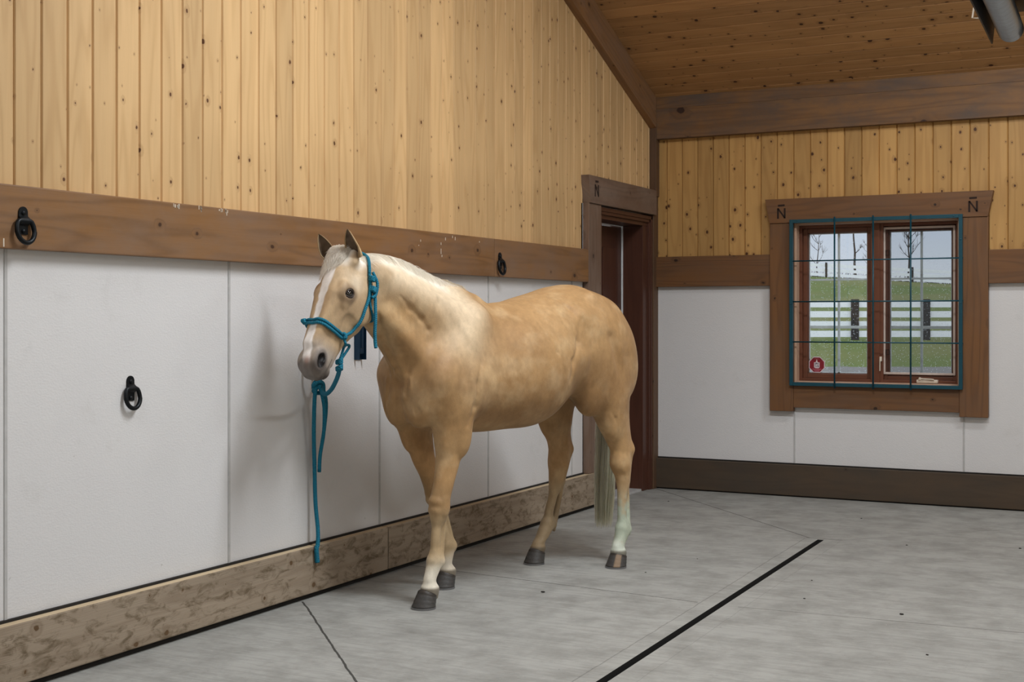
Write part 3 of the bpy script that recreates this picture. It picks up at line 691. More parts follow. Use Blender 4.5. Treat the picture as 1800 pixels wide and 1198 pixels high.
# ================================================================ wall hardware
def tie_ring(y, z, x0, label, swing=0, tilt=8, group='iron tie rings on the left wall', scale=1.0):
    r = empty('tie_ring', (x0, y, z)); r.scale = (scale,) * 3
    tag(r, label, 'tie ring', group)
    b = MB()   # strap plate: flat ears with a raised loop between them
    pr = [(.0, .028), (.004, .028), (.005, .014), (.016, .006), (.020, -.002), (.016, -.012), (.005, -.020), (.004, -.052), (.0, -.052)]
    w = .021
    for (a0, c0), (a1, c1) in zip(pr[:-1], pr[1:]):
        b.quad([(a0, -w, c0), (a0, w, c0), (a1, w, c1), (a1, -w, c1)])
        for s in (-w, w): b.quad([(0, s, c0), (a0, s, c0), (a1, s, c1), (0, s, c1)] if s > 0 else [(0, s, c1), (a1, s, c1), (a0, s, c0), (0, s, c0)])
    b.lathe([(.021, 0), (.021, .004), (0, .0045)], (.0005, 0, .028), (1, 0, 0), 20)
    b.build('bracket', M['iron'], r)
    for zz in (.026, -.040):
        b = MB(); b.lathe([(.0085, 0), (.0085, .004), (.004, .0065), (0, .007)], (.004, 0, zz), (1, 0, 0), 12); b.build('screw', M['iron'], r, smooth=True)
    b = MB(); pts = []
    for i in range(28):
        a = 2 * math.pi * i / 28; yy = .041 * math.cos(a) * (1 if math.sin(a) < 0 else .94); zz = (.043 if math.sin(a) > 0 else .050) * math.sin(a)
        if math.sin(a) > .55: zz = min(zz, .030)
        pts.append((0, yy, zz - .033))
    ct, st_ = math.cos(math.radians(tilt)), math.sin(math.radians(tilt)); cs, ss = math.cos(math.radians(swing)), math.sin(math.radians(swing))
    P = []
    for (x, yy, zz) in pts:
        yy, zz = yy * cs - zz * ss, yy * ss + zz * cs
        P.append((.011 - zz * st_, yy, zz * ct))
    b.tube(P, .0088, 12, closed=True); b.build('ring', M['iron'], r, smooth=True)
    return r
tie_ring(-6.382, 1.700, .045, 'black iron tie ring on the brown plank rail at the far left')
tie_ring(-5.793, 1.065, .0, 'black iron tie ring alone on the white wall panel')
tie_ring(-2.690, 1.695, .045, 'black iron tie ring on the plank rail above the horse\'s withers')
ring_rope = tie_ring(-4.60, 1.125, .0, 'iron tie ring under the horse\'s muzzle holding the knotted rope', tilt=42)

# dark blue latch channel on the wall behind the jaw
lt = empty('wall_bracket', (0, -4.165, 1.132))
b = MB(); b.box((0, -.032, 0), (.006, .032, .19), 2, .002); b.build('back_plate', M['blue'] if 'blue' in M else M.setdefault('blue', simple('dark_blue_metal', (26, 58, 84), .35, .5)), lt)
b = MB()
b.box((.006, -.032, .0), (.034, -.027, .19), 2, .001); b.box((.006, .027, .0), (.034, .032, .19), 2, .001); b.build('side_rail', M['blue'], lt)
b = MB(); b.box((.006, -.021, .030), (.028, .021, .185), 2, .005); b.box((.028, -.010, .06), (.032, .010, .17), 2, .002); b.build('slide', M['blue'], lt)
tag(lt, 'dark blue metal channel bracket on the white wall behind the horse\'s jaw', 'bracket')

# ================================================================ tube heater hung under the ceiling
ht = empty('tube_heater', (2.86, -1.9, 2.9), math.radians(2.3))
b = MB(); y0, y1 = -1.75, -5.2; X, Z = 2.86, 2.985
prof = [(-.085, -.055), (-.077, -.055), (-.06, .115), (.16, .115), (.32, -.045), (.33, -.045), (.17, .128), (-.07, .128)]
b.prism([(X + p, Z + q) for p, q in prof], y1, y0, 'xz', (1, 0))
o = b.build('hood', M['hood'], ht); o.matrix_parent_inverse = Matrix.Translation(-Vector(ht.location))
b = MB(); pts = []; R = []
for i in range(520):
    y = -1.85 - i * .0065; pts.append((X + .028, y, Z - .005)); R.append(.066 + .0045 * math.sin(i * 1.35))
b.tube(pts, R, 28); o = b.build('corrugated_duct', M['galv'], ht, smooth=True); o.matrix_parent_inverse = Matrix.Translation(-Vector(ht.location))
b = MB(); b.box((X + .11, -1.98, Z - .085), (X + .45, -1.80, Z + .05), 0, .012); o = b.build('burner_box', M['seam'], ht); o.matrix_parent_inverse = Matrix.Translation(-Vector(ht.location))
for y in (-2.45, -4.4):
    b = MB(); b.tube([(X - .06, y, Z + .11), (X - .10, y, Z + .08), (X - .12, y, Z - .045), (X - .085, y, Z - .05)], .005, 8)
    o = b.build('hanger', M['white_metal'], ht, smooth=True); o.matrix_parent_inverse = Matrix.Translation(-Vector(ht.location))
    b = MB(); b.tube([(X, y, Z + .12), (X, y, zc(y) + .01)], .004, 6); o = b.build('suspension_rod', M['hood'], ht); o.matrix_parent_inverse = Matrix.Translation(-Vector(ht.location))
tag(ht, 'overhead tube heater with a dark hood and silver corrugated duct under the ceiling', 'heater')

# ================================================================ crumbs on the floor
def clod(x, y, s, label):
    bm = bmesh.new(); bmesh.ops.create_icosphere(bm, subdivisions=2, radius=1)
    for v in bm.verts:
        k = 1 + .25 * math.sin(v.co.x * 5 + x * 9) * math.cos(v.co.y * 4 + y * 7); v.co = Vector((v.co.x * s * k, v.co.y * s * .6 * k, v.co.z * s * .35 * k + s * .3))
        if v.co.z < 0: v.co.z = 0
    me = bpy.data.meshes.new('dirt_crumb'); bm.to_mesh(me); bm.free()
    o = link('dirt_crumb', me, M['debris']); o.location = (x, y, .0005); tag(o, label, 'dirt', 'dirt crumbs on the floor')
for x, y, s, lb in CLODS: clod(x, y, s, lb)
# ================================================================ outdoors, seen through the window
CY_, SY_ = math.cos(YAW), math.sin(YAW)
def out(xr, d):                      # metres to the right of / away from the doorway side of the yard, turned like the fence line
    return Vector((3.8 + xr * CY_ - d * SY_, -9.8 + xr * SY_ + d * CY_, 0))
def gz(xr, d):
    if d < 33: return -.02
    if d < 42: t = (d - 33) / 9; return .62 * t * t * (3 - 2 * t)
    if d < 104:
        t = (d - 42) / 62; return .62 + (3.75 - .055 * (xr - 27)) * (t ** 1.25)
    return .62 + 3.75 - .055 * (xr - 27) - .05 * (d - 104)
def grass_mat():
    m, n, l, b = new_mat('pasture_grass')
    t = n.new('ShaderNodeTexCoord'); o = t.outputs['Object']
    a = N(n, 'Attribute'); a.attribute_name = 'gravel'
    f = noise(n, l, scaled(n, l, o, (1, .35, 1)), 1.2, 5, .6); g = noise(n, l, o, 9, 4, .7); h = noise(n, l, scaled(n, l, o, (.12, .03, 1)), 1, 3, .5)
    c = mix(n, l, f, lin(92, 100, 44), lin(76, 88, 46)); c = mix(n, l, ramp(n, l, h, [(.45, 0.), (.6, .7)]), c, lin(104, 100, 62))
    c = mix(n, l, math_(n, l, 'MULTIPLY', g, .35), c, lin(56, 66, 30))
    gr = mix(n, l, noise(n, l, o, 14, 3, .7), lin(122, 118, 114), lin(78, 74, 70))
    edge = math_(n, l, 'ADD', a.outputs['Fac'], math_(n, l, 'MULTIPLY_ADD', f, .8, -.4), clamp=True)
    l.new(mix(n, l, ramp(n, l, edge, [(.4, 0.), (.6, 1.)]), c, gr), b.inputs['Base Color']); b.inputs['Roughness'].default_value = .9; b.inputs['Specular IOR Level'].default_value = .1
    return m
M['grass'] = grass_mat()
ds = np.concatenate([np.linspace(11, 33, 8), np.linspace(34, 42, 9), np.linspace(46, 104, 16), np.linspace(112, 260, 6)]); xs = np.linspace(-60, 140, 41)
V = []; G = []
for d in ds:
    for x in xs:
        p = out(x, d); V.append((p.x, p.y, gz(x, d))); G.append(1.0 if d < 34.5 else 0.0)
nx = len(xs); Fq = [(i * nx + j, i * nx + j + 1, (i + 1) * nx + j + 1, (i + 1) * nx + j) for i in range(len(ds) - 1) for j in range(nx - 1)]
me = bpy.data.meshes.new('ground'); me.from_pydata(V, [], Fq); at = me.attributes.new('gravel', 'FLOAT', 'POINT'); at.data.foreach_set('value', G)
# trim anything that would come inside the building
bm = bmesh.new(); bm.from_mesh(me); bmesh.ops.delete(bm, geom=[v for v in bm.verts if v.co.y < .5], context='VERTS'); bm.to_mesh(me); bm.free()
me.polygons.foreach_set('use_smooth', [True] * len(me.polygons)); link('ground', me, M['grass'], None, 'structure')

M['rail_white'] = simple('white_painted_rail', (250, 248, 248), .6, nscale=6, namt=.04); M['post_dark'] = simple('dark_wet_post', (52, 46, 44), .7, nscale=14, namt=.3)
def fence(name, d, x0, x1, nr, zs, rh, postw, step, ph, label, rake=0.0, posth=0.0, post_mat='post_dark'):
    e = empty(name, out(x0, d)); inv = Matrix.Translation(-Vector(e.location))
    def bx(b, xa, xb, da, db, z0a, z1a, z0b, z1b):
        A = [out(xa, da), out(xb, da), out(xb, db), out(xa, db)]; zz0 = [z0a, z0b, z0b, z0a]; zz1 = [z1a, z1b, z1b, z1a]
        lo = [(p.x, p.y, z) for p, z in zip(A, zz0)]; hi = [(p.x, p.y, z) for p, z in zip(A, zz1)]
        b.quad(lo[::-1]); b.quad(hi)
        for i in range(4): b.quad([lo[i], lo[(i + 1) % 4], hi[(i + 1) % 4], hi[i]])
    for z in zs:
        b = MB(); bx(b, x0, x1, d - .03, d + .0, z + rake * 0, z + rh, z + rake * (x1 - x0), z + rh + rake * (x1 - x0))
        o = b.build('rail', M['rail_white'], e); o.matrix_parent_inverse = inv
    x = x0 + ph
    while x < x1:
        b = MB(); zz = rake * (x - x0); w = postw
        bx(b, x - w / 2, x + w / 2, d - .06 - w * .2, d - .03, gz(x, d) - .1, zs[-1] + rh + posth + zz, gz(x, d) - .1, zs[-1] + rh + posth + zz)
        o = b.build('post', M[post_mat], e); o.matrix_parent_inverse = inv
        x += step
    tag(e, label, 'fence'); return e
# near fence parallel to the yard edge
fence('rail_fence', 42, 6, 22, 4, [.715, 1.02, 1.34, 1.66], .20, .24, 2.27, 10.92 - 6 - 2.27 * 2, 'white four-rail fence with dark posts across the grass, the nearer one', posth=.06)
fence('rail_fence', 104, 14, 50, 4, [4.78, 5.15, 5.52, 5.90], .24, .16, 3.4, .6, 'distant white rail fence along the top of the green hill', rake=-.055, posth=.12)

M['bark'] = simple('bare_tree_bark', (66, 58, 56), .9, nscale=3, namt=.25)
def tree(xr, d, h, r0, seed, label, lean=.05, spread=.55, nb=9):
    rng = random.Random(seed); b = MB(); base = out(xr, d); z0 = gz(xr, d) - .2
    tr = []; x = 0; y = 0
    for i in range(11):
        t = i / 10; x += rng.uniform(-.12, .12) * h * .09 + lean * h * .05; y += rng.uniform(-.1, .1) * h * .05
        tr.append(Vector((base.x + x, base.y + y, z0 + t * h)))
    b.tube(spline(tr, 3), [r0 * (1 - .85 * i / 30) for i in range(31)], 7)
    for k in range(nb):
        i = rng.randint(4, 9); p = tr[i]; a = rng.uniform(0, 6.28); L = h * spread * rng.uniform(.35, .7) * (1.15 - i / 12)
        d1 = Vector((math.cos(a) * .8, math.sin(a) * .8, rng.uniform(.5, 1.1))).normalized(); q = p + d1 * L * .5 + Vector((0, 0, L * .05)); e = q + (d1 + Vector((rng.uniform(-.4, .4), rng.uniform(-.4, .4), .4))).normalized() * L * .5
        b.tube(spline([p, q, e], 3), [r0 * .38 * (1 - .8 * j / 6) for j in range(7)], 5)
        for m_ in range(9):
            u = rng.uniform(.2, 1); s0 = q.lerp(e, u) if u > .4 else p.lerp(q, u + .4); dd = (d1 + Vector((rng.uniform(-1, 1), rng.uniform(-1, 1), rng.uniform(0, .8)))).normalized()
            b.tube([s0, s0 + dd * L * .22, s0 + dd * L * .4 + Vector((0, 0, L * .08))], [r0 * .16, r0 * .11, r0 * .05], 4)
    o = b.build('bare_tree', M['bark'], None, smooth=True); tag(o, label, 'tree')
tree(26.9, 116, 6.0, .07, 3, 'small bare tree with forked twigs at the left of the left window pane', nb=10, spread=.45)
tree(29.6, 114, 8.3, .13, 11, 'tall thin bare tree trunk in the middle of the left window sash', lean=.02, nb=2, spread=.2)
tree(32.6, 121, 5.2, .05, 5, 'slight bare tree with twigs beside the middle of the window', nb=8, spread=.5)
tree(34.9, 116, 8.6, .10, 21, 'bushy bare tree standing behind the opening window sash', nb=16, spread=.45)

# ---- low bare brush along the hilltop behind the far fence
rng = random.Random(41); b = MB()
for i in range(900):
    x = rng.uniform(19, 40); d = rng.uniform(106, 109); p = out(x, d); p.z = gz(x, 104) - .45; h = rng.uniform(.5, 1.15); dx = rng.uniform(-.5, .5)
    b.tube([p, p + Vector((dx * .4, dx * .1, h * .6)), p + Vector((dx, dx * .3, h))], [.030, .022, .008], 3)
tag(b.build('brush', M['bark'], None), 'thin bare brush growing along the hilltop behind the distant fence', 'brush', kind='stuff')

# ================================================================ the horse
HEAD_PITCH, HEAD_YAW, HEAD_ROLL = 63., 3., 4.
HEAD_POS = (.630, 0, 1.645); HS = .975
FL_ROWS = [(1.02, 0.02, 0.155, 0.11, 0.075), (0.92, 0.02, 0.15, 0.105, 0.075), (0.83, 0.03, 0.14, 0.092, 0.066), (0.74, 0.04, 0.13, 0.075, 0.056), (0.65, 0.055, 0.125, 0.063, 0.05),
  (0.56, 0.08, 0.125, 0.052, 0.045), (0.5, 0.1, 0.125, 0.05, 0.045), (0.455, 0.108, 0.125, 0.052, 0.046), (0.41, 0.112, 0.125, 0.043, 0.038), (0.36, 0.126, 0.125, 0.0245, 0.0215),
  (0.28, 0.134, 0.125, 0.0245, 0.0215), (0.235, 0.135, 0.125, 0.036, 0.029), (0.205, 0.138, 0.125, 0.042, 0.034), (0.17, 0.152, 0.125, 0.037, 0.031),
  (0.12, 0.172, 0.125, 0.031, 0.029), (0.085, 0.17, 0.125, 0.044, 0.043), (0.04, 0.17, 0.125, 0.036, 0.036)]
FR_ROWS = [(1.02, 0, -0.155, 0.11, 0.075), (0.92, 0, -0.15, 0.105, 0.075), (0.83, 0, -0.14, 0.092, 0.066), (0.74, -0.015, -0.13, 0.075, 0.056), (0.65, -0.04, -0.125, 0.063, 0.05),
  (0.56, -0.085, -0.125, 0.052, 0.045), (0.5, -0.11, -0.125, 0.05, 0.045), (0.455, -0.125, -0.125, 0.052, 0.046), (0.41, -0.14, -0.125, 0.043, 0.038), (0.36, -0.149, -0.125, 0.0245, 0.0215),
  (0.28, -0.179, -0.125, 0.0245, 0.0215), (0.235, -0.2, -0.125, 0.036, 0.029), (0.205, -0.21, -0.125, 0.042, 0.034), (0.17, -0.205, -0.125, 0.037, 0.031),
  (0.12, -0.198, -0.125, 0.031, 0.029), (0.085, -0.207, -0.125, 0.044, 0.043), (0.04, -0.21, -0.125, 0.036, 0.036)]
RL_ROWS = [(1.12, -1.13, 0.15, 0.19, 0.12), (1, -1.12, 0.165, 0.19, 0.12), (0.92, -1.12, 0.175, 0.165, 0.108), (0.84, -1.145, 0.185, 0.125, 0.085), (0.76, -1.17, 0.19, 0.098, 0.068),
  (0.68, -1.2, 0.195, 0.074, 0.054), (0.62, -1.222, 0.2, 0.066, 0.046), (0.56, -1.228, 0.2, 0.062, 0.046), (0.5, -1.238, 0.2, 0.05, 0.041), (0.44, -1.243, 0.2, 0.04, 0.031),
  (0.36, -1.235, 0.2, 0.027, 0.0235), (0.27, -1.235, 0.2, 0.027, 0.0235), (0.225, -1.245, 0.2, 0.041, 0.033), (0.185, -1.24, 0.2, 0.047, 0.037), (0.15, -1.222, 0.2, 0.041, 0.034),
  (0.11, -1.2, 0.2, 0.036, 0.033), (0.08, -1.202, 0.2, 0.044, 0.043), (0.04, -1.205, 0.2, 0.036, 0.036)]
RR_ROWS = [(1.12, -1.11, -0.15, 0.19, 0.12), (1, -1.1, -0.165, 0.19, 0.12), (0.92, -1.098, -0.175, 0.165, 0.108), (0.84, -1.128, -0.185, 0.128, 0.091), (0.76, -1.153, -0.19, 0.098, 0.072),
  (0.68, -1.173, -0.2, 0.073, 0.056), (0.6, -1.188, -0.2, 0.069, 0.052), (0.53, -1.183, -0.2, 0.063, 0.052), (0.47, -1.173, -0.2, 0.053, 0.047), (0.41, -1.158, -0.2, 0.043, 0.037),
  (0.34, -1.125, -0.2, 0.027, 0.0235), (0.26, -1.095, -0.2, 0.027, 0.0235), (0.22, -1.088, -0.2, 0.042, 0.033), (0.18, -1.068, -0.2, 0.046, 0.037), (0.14, -1.038, -0.2, 0.04, 0.034),
  (0.11, -1.008, -0.2, 0.037, 0.033), (0.08, -1, -0.2, 0.044, 0.043), (0.04, -0.988, -0.2, 0.036, 0.036)]
LEG_BLOBS = []
for _kx, _fx, _y in ((.108, .135, .125), (-.125, -.21, -.125)):
    LEG_BLOBS += [((_kx + .026, _y, .485), (.026, .038, .026), .012), ((_kx + .024, _y, .445), (.028, .036, .022), .012), ((_kx - .046, _y, .472), (.018, .018, .030), .014),
      ((_kx - .002, _y + .036, .465), (.026, .014, .045), .015), ((_kx - .002, _y - .036, .465), (.026, .014, .045), .015),
      ((_fx - .030, _y, .205), (.022, .030, .028), .014), ((_fx + .012, _y, .215), (.030, .030, .024), .014), ((_fx - .045, _y, .185), (.010, .012, .014), .01)]
LEG_BLOBS += [((.085, .135, .80), (.045, .050, .10), .03), ((.045, -.135, .80), (.045, .050, .10), .03), ((.0, .165, .80), (.055, .045, .11), .03), ((-.04, -.165, .80), (.055, .045, .11), .03)]
for _hx, _fx, _y, _dz in ((-1.225, -1.243, .20, 0), (-1.19, -1.09, -.20, -.02)):
    LEG_BLOBS += [((_hx + .040, _y, .575 + _dz), (.024, .034, .055), .025), ((_hx + .008, _y + .030, .56 + _dz), (.034, .016, .045), .025), ((_hx + .008, _y - .030, .555 + _dz), (.034, .016, .045), .025),
      ((_hx - .072, _y, .632 + _dz), (.018, .020, .026), .014), ((_fx - .032, _y, .195), (.022, .031, .030), .014), ((_fx + .014, _y, .21), (.030, .032, .026), .014), ((_fx - .050, _y, .170), (.010, .012, .014), .01)]
LEG_BLOBS += [((-1.12, .215, .86), (.06, .045, .15), .05), ((-1.10, -.215, .85), (.06, .045, .15), .05)]
LEG_CAPS = [((-1.235, .195, .86), (-1.293, .20, .635), .02, .024, .045), ((-1.298, .20, .62), (-1.275, .20, .46), .026, .015, .02),
  ((-1.22, -.195, .84), (-1.262, -.20, .61), .02, .024, .045), ((-1.268, -.20, .60), (-1.215, -.20, .43), .026, .015, .02),
  ((.075, .125, .43), (.10, .125, .22), .014, .016, .014), ((-.17, -.125, .43), (-.235, -.125, .23), .014, .016, .014),
  ((-1.275, .20, .47), (-1.283, .20, .20), .014, .018, .014), ((-1.215, -.20, .43), (-1.14, -.20, .20), .014, .018, .014)]
LEG_CUTS = []
EYE = (.196, -.066, .074)
TAIL_END = -.052
HOOVES = [(.205, .125, 0, 'dark front hoof nearest the camera', 0), (-.185, -.125, 0, 'dark front hoof set back behind the other', 0),
          (-1.185, .20, 0, 'dark hind hoof with a tan streak', 1), (-.975, -.20, 0, 'dark hind hoof nearer the wall', 0)]
CREASE_LINES = [
    (((0.46, 0.077, 1.381), (0.403, 0.05, 1.29), (0.339, 0.028, 1.198), (0.283, 0.019, 1.104), (0.258, 0.03, 1.029)), 0.003, 0.026),
    (((0.347, 0.111, 1.446), (0.28, 0.109, 1.389), (0.219, 0.115, 1.342), (0.179, 0.12, 1.289), (0.187, 0.12, 1.236)), -0.014, 0.045),
    (((0.278, 0.07, 1.171), (0.257, 0.063, 1.091), (0.262, 0.061, 0.999), (0.248, 0.077, 0.941)), -0.01, 0.04),
    (((0.25, 0.079, 0.973), (0.236, 0.11, 0.915), (0.225, 0.091, 0.861)), -0.006, 0.035),
    (((0.213, -0.042, 0.848), (0.211, 0.07, 0.838)), 0.002, 0.03),
    (((-0.064, 0.235, 1.14), (-0.028, 0.253, 1.034), (-0.024, 0.235, 0.926), (0.003, 0.217, 0.838)), -0.008, 0.045),
    (((-0.536, 0.265, 1.27), (-0.556, 0.301, 1.177), (-0.648, 0.307, 1.083)), -0.02, 0.045),
    (((-0.802, 0.26, 1.341), (-0.759, 0.275, 1.225), (-0.687, 0.302, 1.125), (-0.664, 0.298, 1.031)), -0.014, 0.055),
    (((-0.736, 0.147, 1.438), (-0.76, 0.211, 1.394), (-0.781, 0.254, 1.341)), -0.018, 0.05),
    (((-0.992, 0.263, 0.922), (-1.089, 0.265, 0.812), (-1.153, 0.247, 0.701)), -0.022, 0.045),
]
def CREASES(Fd):
    for pts, r, k in CREASE_LINES:
        for s in (1, -1):
            n = len(pts) - 1
            for i in range(n):
                a, b = pts[i], pts[i + 1]
                ra = r - (.012 if i == 0 else 0); rb = r - (.012 if i == n - 1 else 0)
                Fd.cap((a[0], a[1] * s, a[2]), (b[0], b[1] * s, b[2]), ra, rb, k, sub=True)
# ---------------------------------------------------------------- horse body (smooth union of lofted sections and muscles)
def smin(a, b, k):
    h = np.clip(0.5 + 0.5 * (b - a) / k, 0, 1)
    return b * (1 - h) + a * h - k * h * (1 - h)

class Field:
    def __init__(s, lo, hi, vs):
        s.lo = np.array(lo, np.float32); s.vs = vs
        s.n = np.ceil((np.array(hi) - s.lo) / vs).astype(int) + 1
        s.d = np.full(tuple(s.n), 1.0, np.float32)
    def box(s, lo, hi):
        a = np.clip(((np.array(lo) - s.lo) / s.vs).astype(int), 0, s.n - 1)
        b = np.clip(((np.array(hi) - s.lo) / s.vs).astype(int) + 2, 1, s.n)
        sl = tuple(slice(i, j) for i, j in zip(a, b))
        ax = [s.lo[i] + s.vs * np.arange(a[i], b[i], dtype=np.float32) for i in range(3)]
        return sl, np.meshgrid(*ax, indexing='ij')
    def apply(s, fn, lo, hi, k, sub=False):
        m = 0.06 + k
        sl, (X, Y, Z) = s.box(np.array(lo) - m, np.array(hi) + m)
        if X.size == 0: return
        v = fn(X, Y, Z).astype(np.float32)
        if sub: s.d[sl] = -smin(-s.d[sl], v, k)
        else: s.d[sl] = smin(s.d[sl], v, k)
    # ellipsoid: centre c, radii r, rotation matrix columns R
    def ell(s, c, r, k=0.04, R=None, sub=False):
        c = np.array(c, float); r = np.array(r, float); R = np.eye(3) if R is None else R
        m = float(r.max())
        def fn(X, Y, Z):
            px, py, pz = X - c[0], Y - c[1], Z - c[2]
            u = [px * R[0, i] + py * R[1, i] + pz * R[2, i] for i in range(3)]
            q = np.sqrt(sum((u[i] / r[i]) ** 2 for i in range(3))) + 1e-6
            g = np.sqrt(sum((u[i] / r[i] ** 2) ** 2 for i in range(3))) + 1e-6
            return q * (q - 1) / g
        s.apply(fn, c - m, c + m, k, sub)
    def cap(s, a, b, ra, rb, k=0.03, sub=False):
        a = np.array(a, float); b = np.array(b, float); ab = b - a; L2 = float(ab @ ab)
        def fn(X, Y, Z):
            px, py, pz = X - a[0], Y - a[1], Z - a[2]
            t = np.clip((px * ab[0] + py * ab[1] + pz * ab[2]) / L2, 0, 1)
            return np.sqrt((px - t * ab[0]) ** 2 + (py - t * ab[1]) ** 2 + (pz - t * ab[2]) ** 2) - (ra + (rb - ra) * t)
        m = max(ra, rb)
        s.apply(fn, np.minimum(a, b) - m, np.maximum(a, b) + m, k, sub)
    # loft along A from origin o; U = up axis of the section, W = sideways axis
    # rows: t, centre_u, centre_w, r_u_plus, r_u_minus, r_w, p_plus, p_minus
    def loft(s, o, A, U, W, rows, k=0.04, lo=None, hi=None, cap_r=1.0):
        o, A, U, W = [np.array(q, float) for q in (o, A, U, W)]
        T = np.array(rows, float); ts = T[:, 0]
        fine = np.linspace(ts[0], ts[-1], 160)
        tab = [pchip(ts, T[:, i], fine) for i in range(1, 8)]
        pts = []
        for r in T:
            for su in (-r[4], r[3]):
                for sw in (-r[5], r[5]):
                    pts.append(o + A * r[0] + U * (r[1] + su) + W * (r[2] + sw))
        pts = np.array(pts)
        def fn(X, Y, Z):
            px, py, pz = X - o[0], Y - o[1], Z - o[2]
            t = px * A[0] + py * A[1] + pz * A[2]
            u = px * U[0] + py * U[1] + pz * U[2]
            w = px * W[0] + py * W[1] + pz * W[2]
            tc = np.clip(t, ts[0], ts[-1])
            g = [np.interp(tc, fine, q) for q in tab]
            du = u - g[0]; dw = np.abs(w - g[1])
            ru = np.where(du > 0, g[2], g[3]); p = np.where(du > 0, g[5], g[6])
            a = np.abs(du) / ru + 1e-5; b = dw / g[4] + 1e-5
            q = (a ** p + b ** p) ** (1 / p)
            # gradient length of q for a distance estimate
            ga = (a / q) ** (p - 1) / ru; gb = (b / q) ** (p - 1) / g[4]
            d = (q - 1) / np.sqrt(ga ** 2 + gb ** 2 + 1e-9)
            dt = np.abs(t - tc)
            return np.where(dt > 0, np.sqrt(np.maximum(d, 0) ** 2 + dt ** 2) + np.minimum(d, 0) * 0, d)
        s.apply(fn, pts.min(0), pts.max(0), k)
    def mesh(s, smooth=2):
        d = s.d; ins = d < 0
        c = np.zeros(tuple(s.n - 1), np.int8)
        for i in (0, 1):
            for j in (0, 1):
                for l in (0, 1):
                    c += ins[i:s.n[0] - 1 + i, j:s.n[1] - 1 + j, l:s.n[2] - 1 + l]
        act = np.argwhere((c > 0) & (c < 8))
        idx = np.full(c.shape, -1, np.int32); idx[tuple(act.T)] = np.arange(len(act))
        P = np.zeros((len(act), 3)); N = np.zeros(len(act))
        cor = [(i, j, l) for i in (0, 1) for j in (0, 1) for l in (0, 1)]
        for a in cor:
            for ax in range(3):
                if a[ax]: continue
                b = list(a); b[ax] = 1
                da = d[tuple((act + a).T)]; db = d[tuple((act + b).T)]
                m = (da < 0) != (db < 0)
                t = da[m] / (da[m] - db[m])
                q = (act[m] + a).astype(float); q[:, ax] += t
                P[m] += q; N[m] += 1
        P = P / N[:, None] * s.vs + s.lo
        F = []
        for ax in range(3):
            o1, o2 = [(1, 2), (2, 0), (0, 1)][ax]
            sh = [slice(0, s.n[i]) for i in range(3)]
            A = [slice(None)] * 3; B = [slice(None)] * 3
            A[ax] = slice(0, -1); B[ax] = slice(1, None)
            for o in (o1, o2): A[o] = slice(1, -1); B[o] = slice(1, -1)
            ia, ib = ins[tuple(A)], ins[tuple(B)]
            e = np.argwhere(ia != ib); fl = ia[tuple(e.T)]
            e = e.copy(); e[:, o1] += 1; e[:, o2] += 1
            def cell(x, y):
                q = e.copy(); q[:, o1] -= x; q[:, o2] -= y
                return idx[tuple(q.T)]
            Q = np.stack([cell(1, 1), cell(0, 1), cell(0, 0), cell(1, 0)], 1)
            Q[~fl] = Q[~fl][:, ::-1]
            F.append(Q)
        F = np.concatenate(F)
        E = np.concatenate([F[:, [0, 1]], F[:, [1, 2]], F[:, [2, 3]], F[:, [3, 0]]])
        def lap(P, f):
            S = np.zeros_like(P); n = np.zeros(len(P))
            for a, b in ((0, 1), (1, 0)):
                for i in range(3): S[:, i] += np.bincount(E[:, a], P[E[:, b], i], len(P))
                n += np.bincount(E[:, a], minlength=len(P))
            return P + f * (S / n[:, None] - P)
        for _ in range(smooth):
            P = lap(P, .5); P = lap(P, -.52)
        return P, F

def pchip(x, y, xi):
    x = np.asarray(x, float); y = np.asarray(y, float)
    h = np.diff(x); dl = np.diff(y) / h
    m = np.zeros_like(y)
    for i in range(1, len(x) - 1):
        if dl[i - 1] * dl[i] > 0:
            w1 = 2 * h[i] + h[i - 1]; w2 = h[i] + 2 * h[i - 1]
            m[i] = (w1 + w2) / (w1 / dl[i - 1] + w2 / dl[i])
    m[0] = dl[0]; m[-1] = dl[-1]
    j = np.clip(np.searchsorted(x, xi) - 1, 0, len(x) - 2)
    t = (xi - x[j]) / h[j]
    return (y[j] * (2 * t ** 3 - 3 * t ** 2 + 1) + h[j] * m[j] * (t ** 3 - 2 * t ** 2 + t)
            + y[j + 1] * (-2 * t ** 3 + 3 * t ** 2) + h[j] * m[j + 1] * (t ** 3 - t ** 2))

def rotm(deg, axis):
    a = math.radians(deg); c, s_ = math.cos(a), math.sin(a)
    return np.array({'x': [[1, 0, 0], [0, c, -s_], [0, s_, c]], 'y': [[c, 0, s_], [0, 1, 0], [-s_, 0, c]],
                     'z': [[c, -s_, 0], [s_, c, 0], [0, 0, 1]]}[axis])

# head frame: poll, axis towards the muzzle, forehead normal, horse's left
HP = np.array(HEAD_POS)
_hy = rotm(HEAD_YAW, 'z'); _hr = rotm(HEAD_ROLL, 'x')
HA = _hy @ _hr @ np.array([math.cos(math.radians(HEAD_PITCH)), 0, -math.sin(math.radians(HEAD_PITCH))])
HN = _hy @ _hr @ np.array([math.sin(math.radians(HEAD_PITCH)), 0, math.cos(math.radians(HEAD_PITCH))])
HL = _hy @ _hr @ np.array([0, 1., 0])
def hd(t, n, w): return HP + (HA * t + HN * n + HL * w) * HS
HR = np.stack([HA, HL, HN], 1)        # columns: along, left, out of the face

def front_leg(Fd, rows, sy, k=.03):
    # rows: z, cx, cy, rx, ry
    R = [(z, cx, cy, rx, rx, ry, 2.1, 2.1) for z, cx, cy, rx, ry in rows]
    R = sorted(R)
    Fd.loft((0, 0, 0), (0, 0, 1), (1, 0, 0), (0, 1, 0), R, k=k)

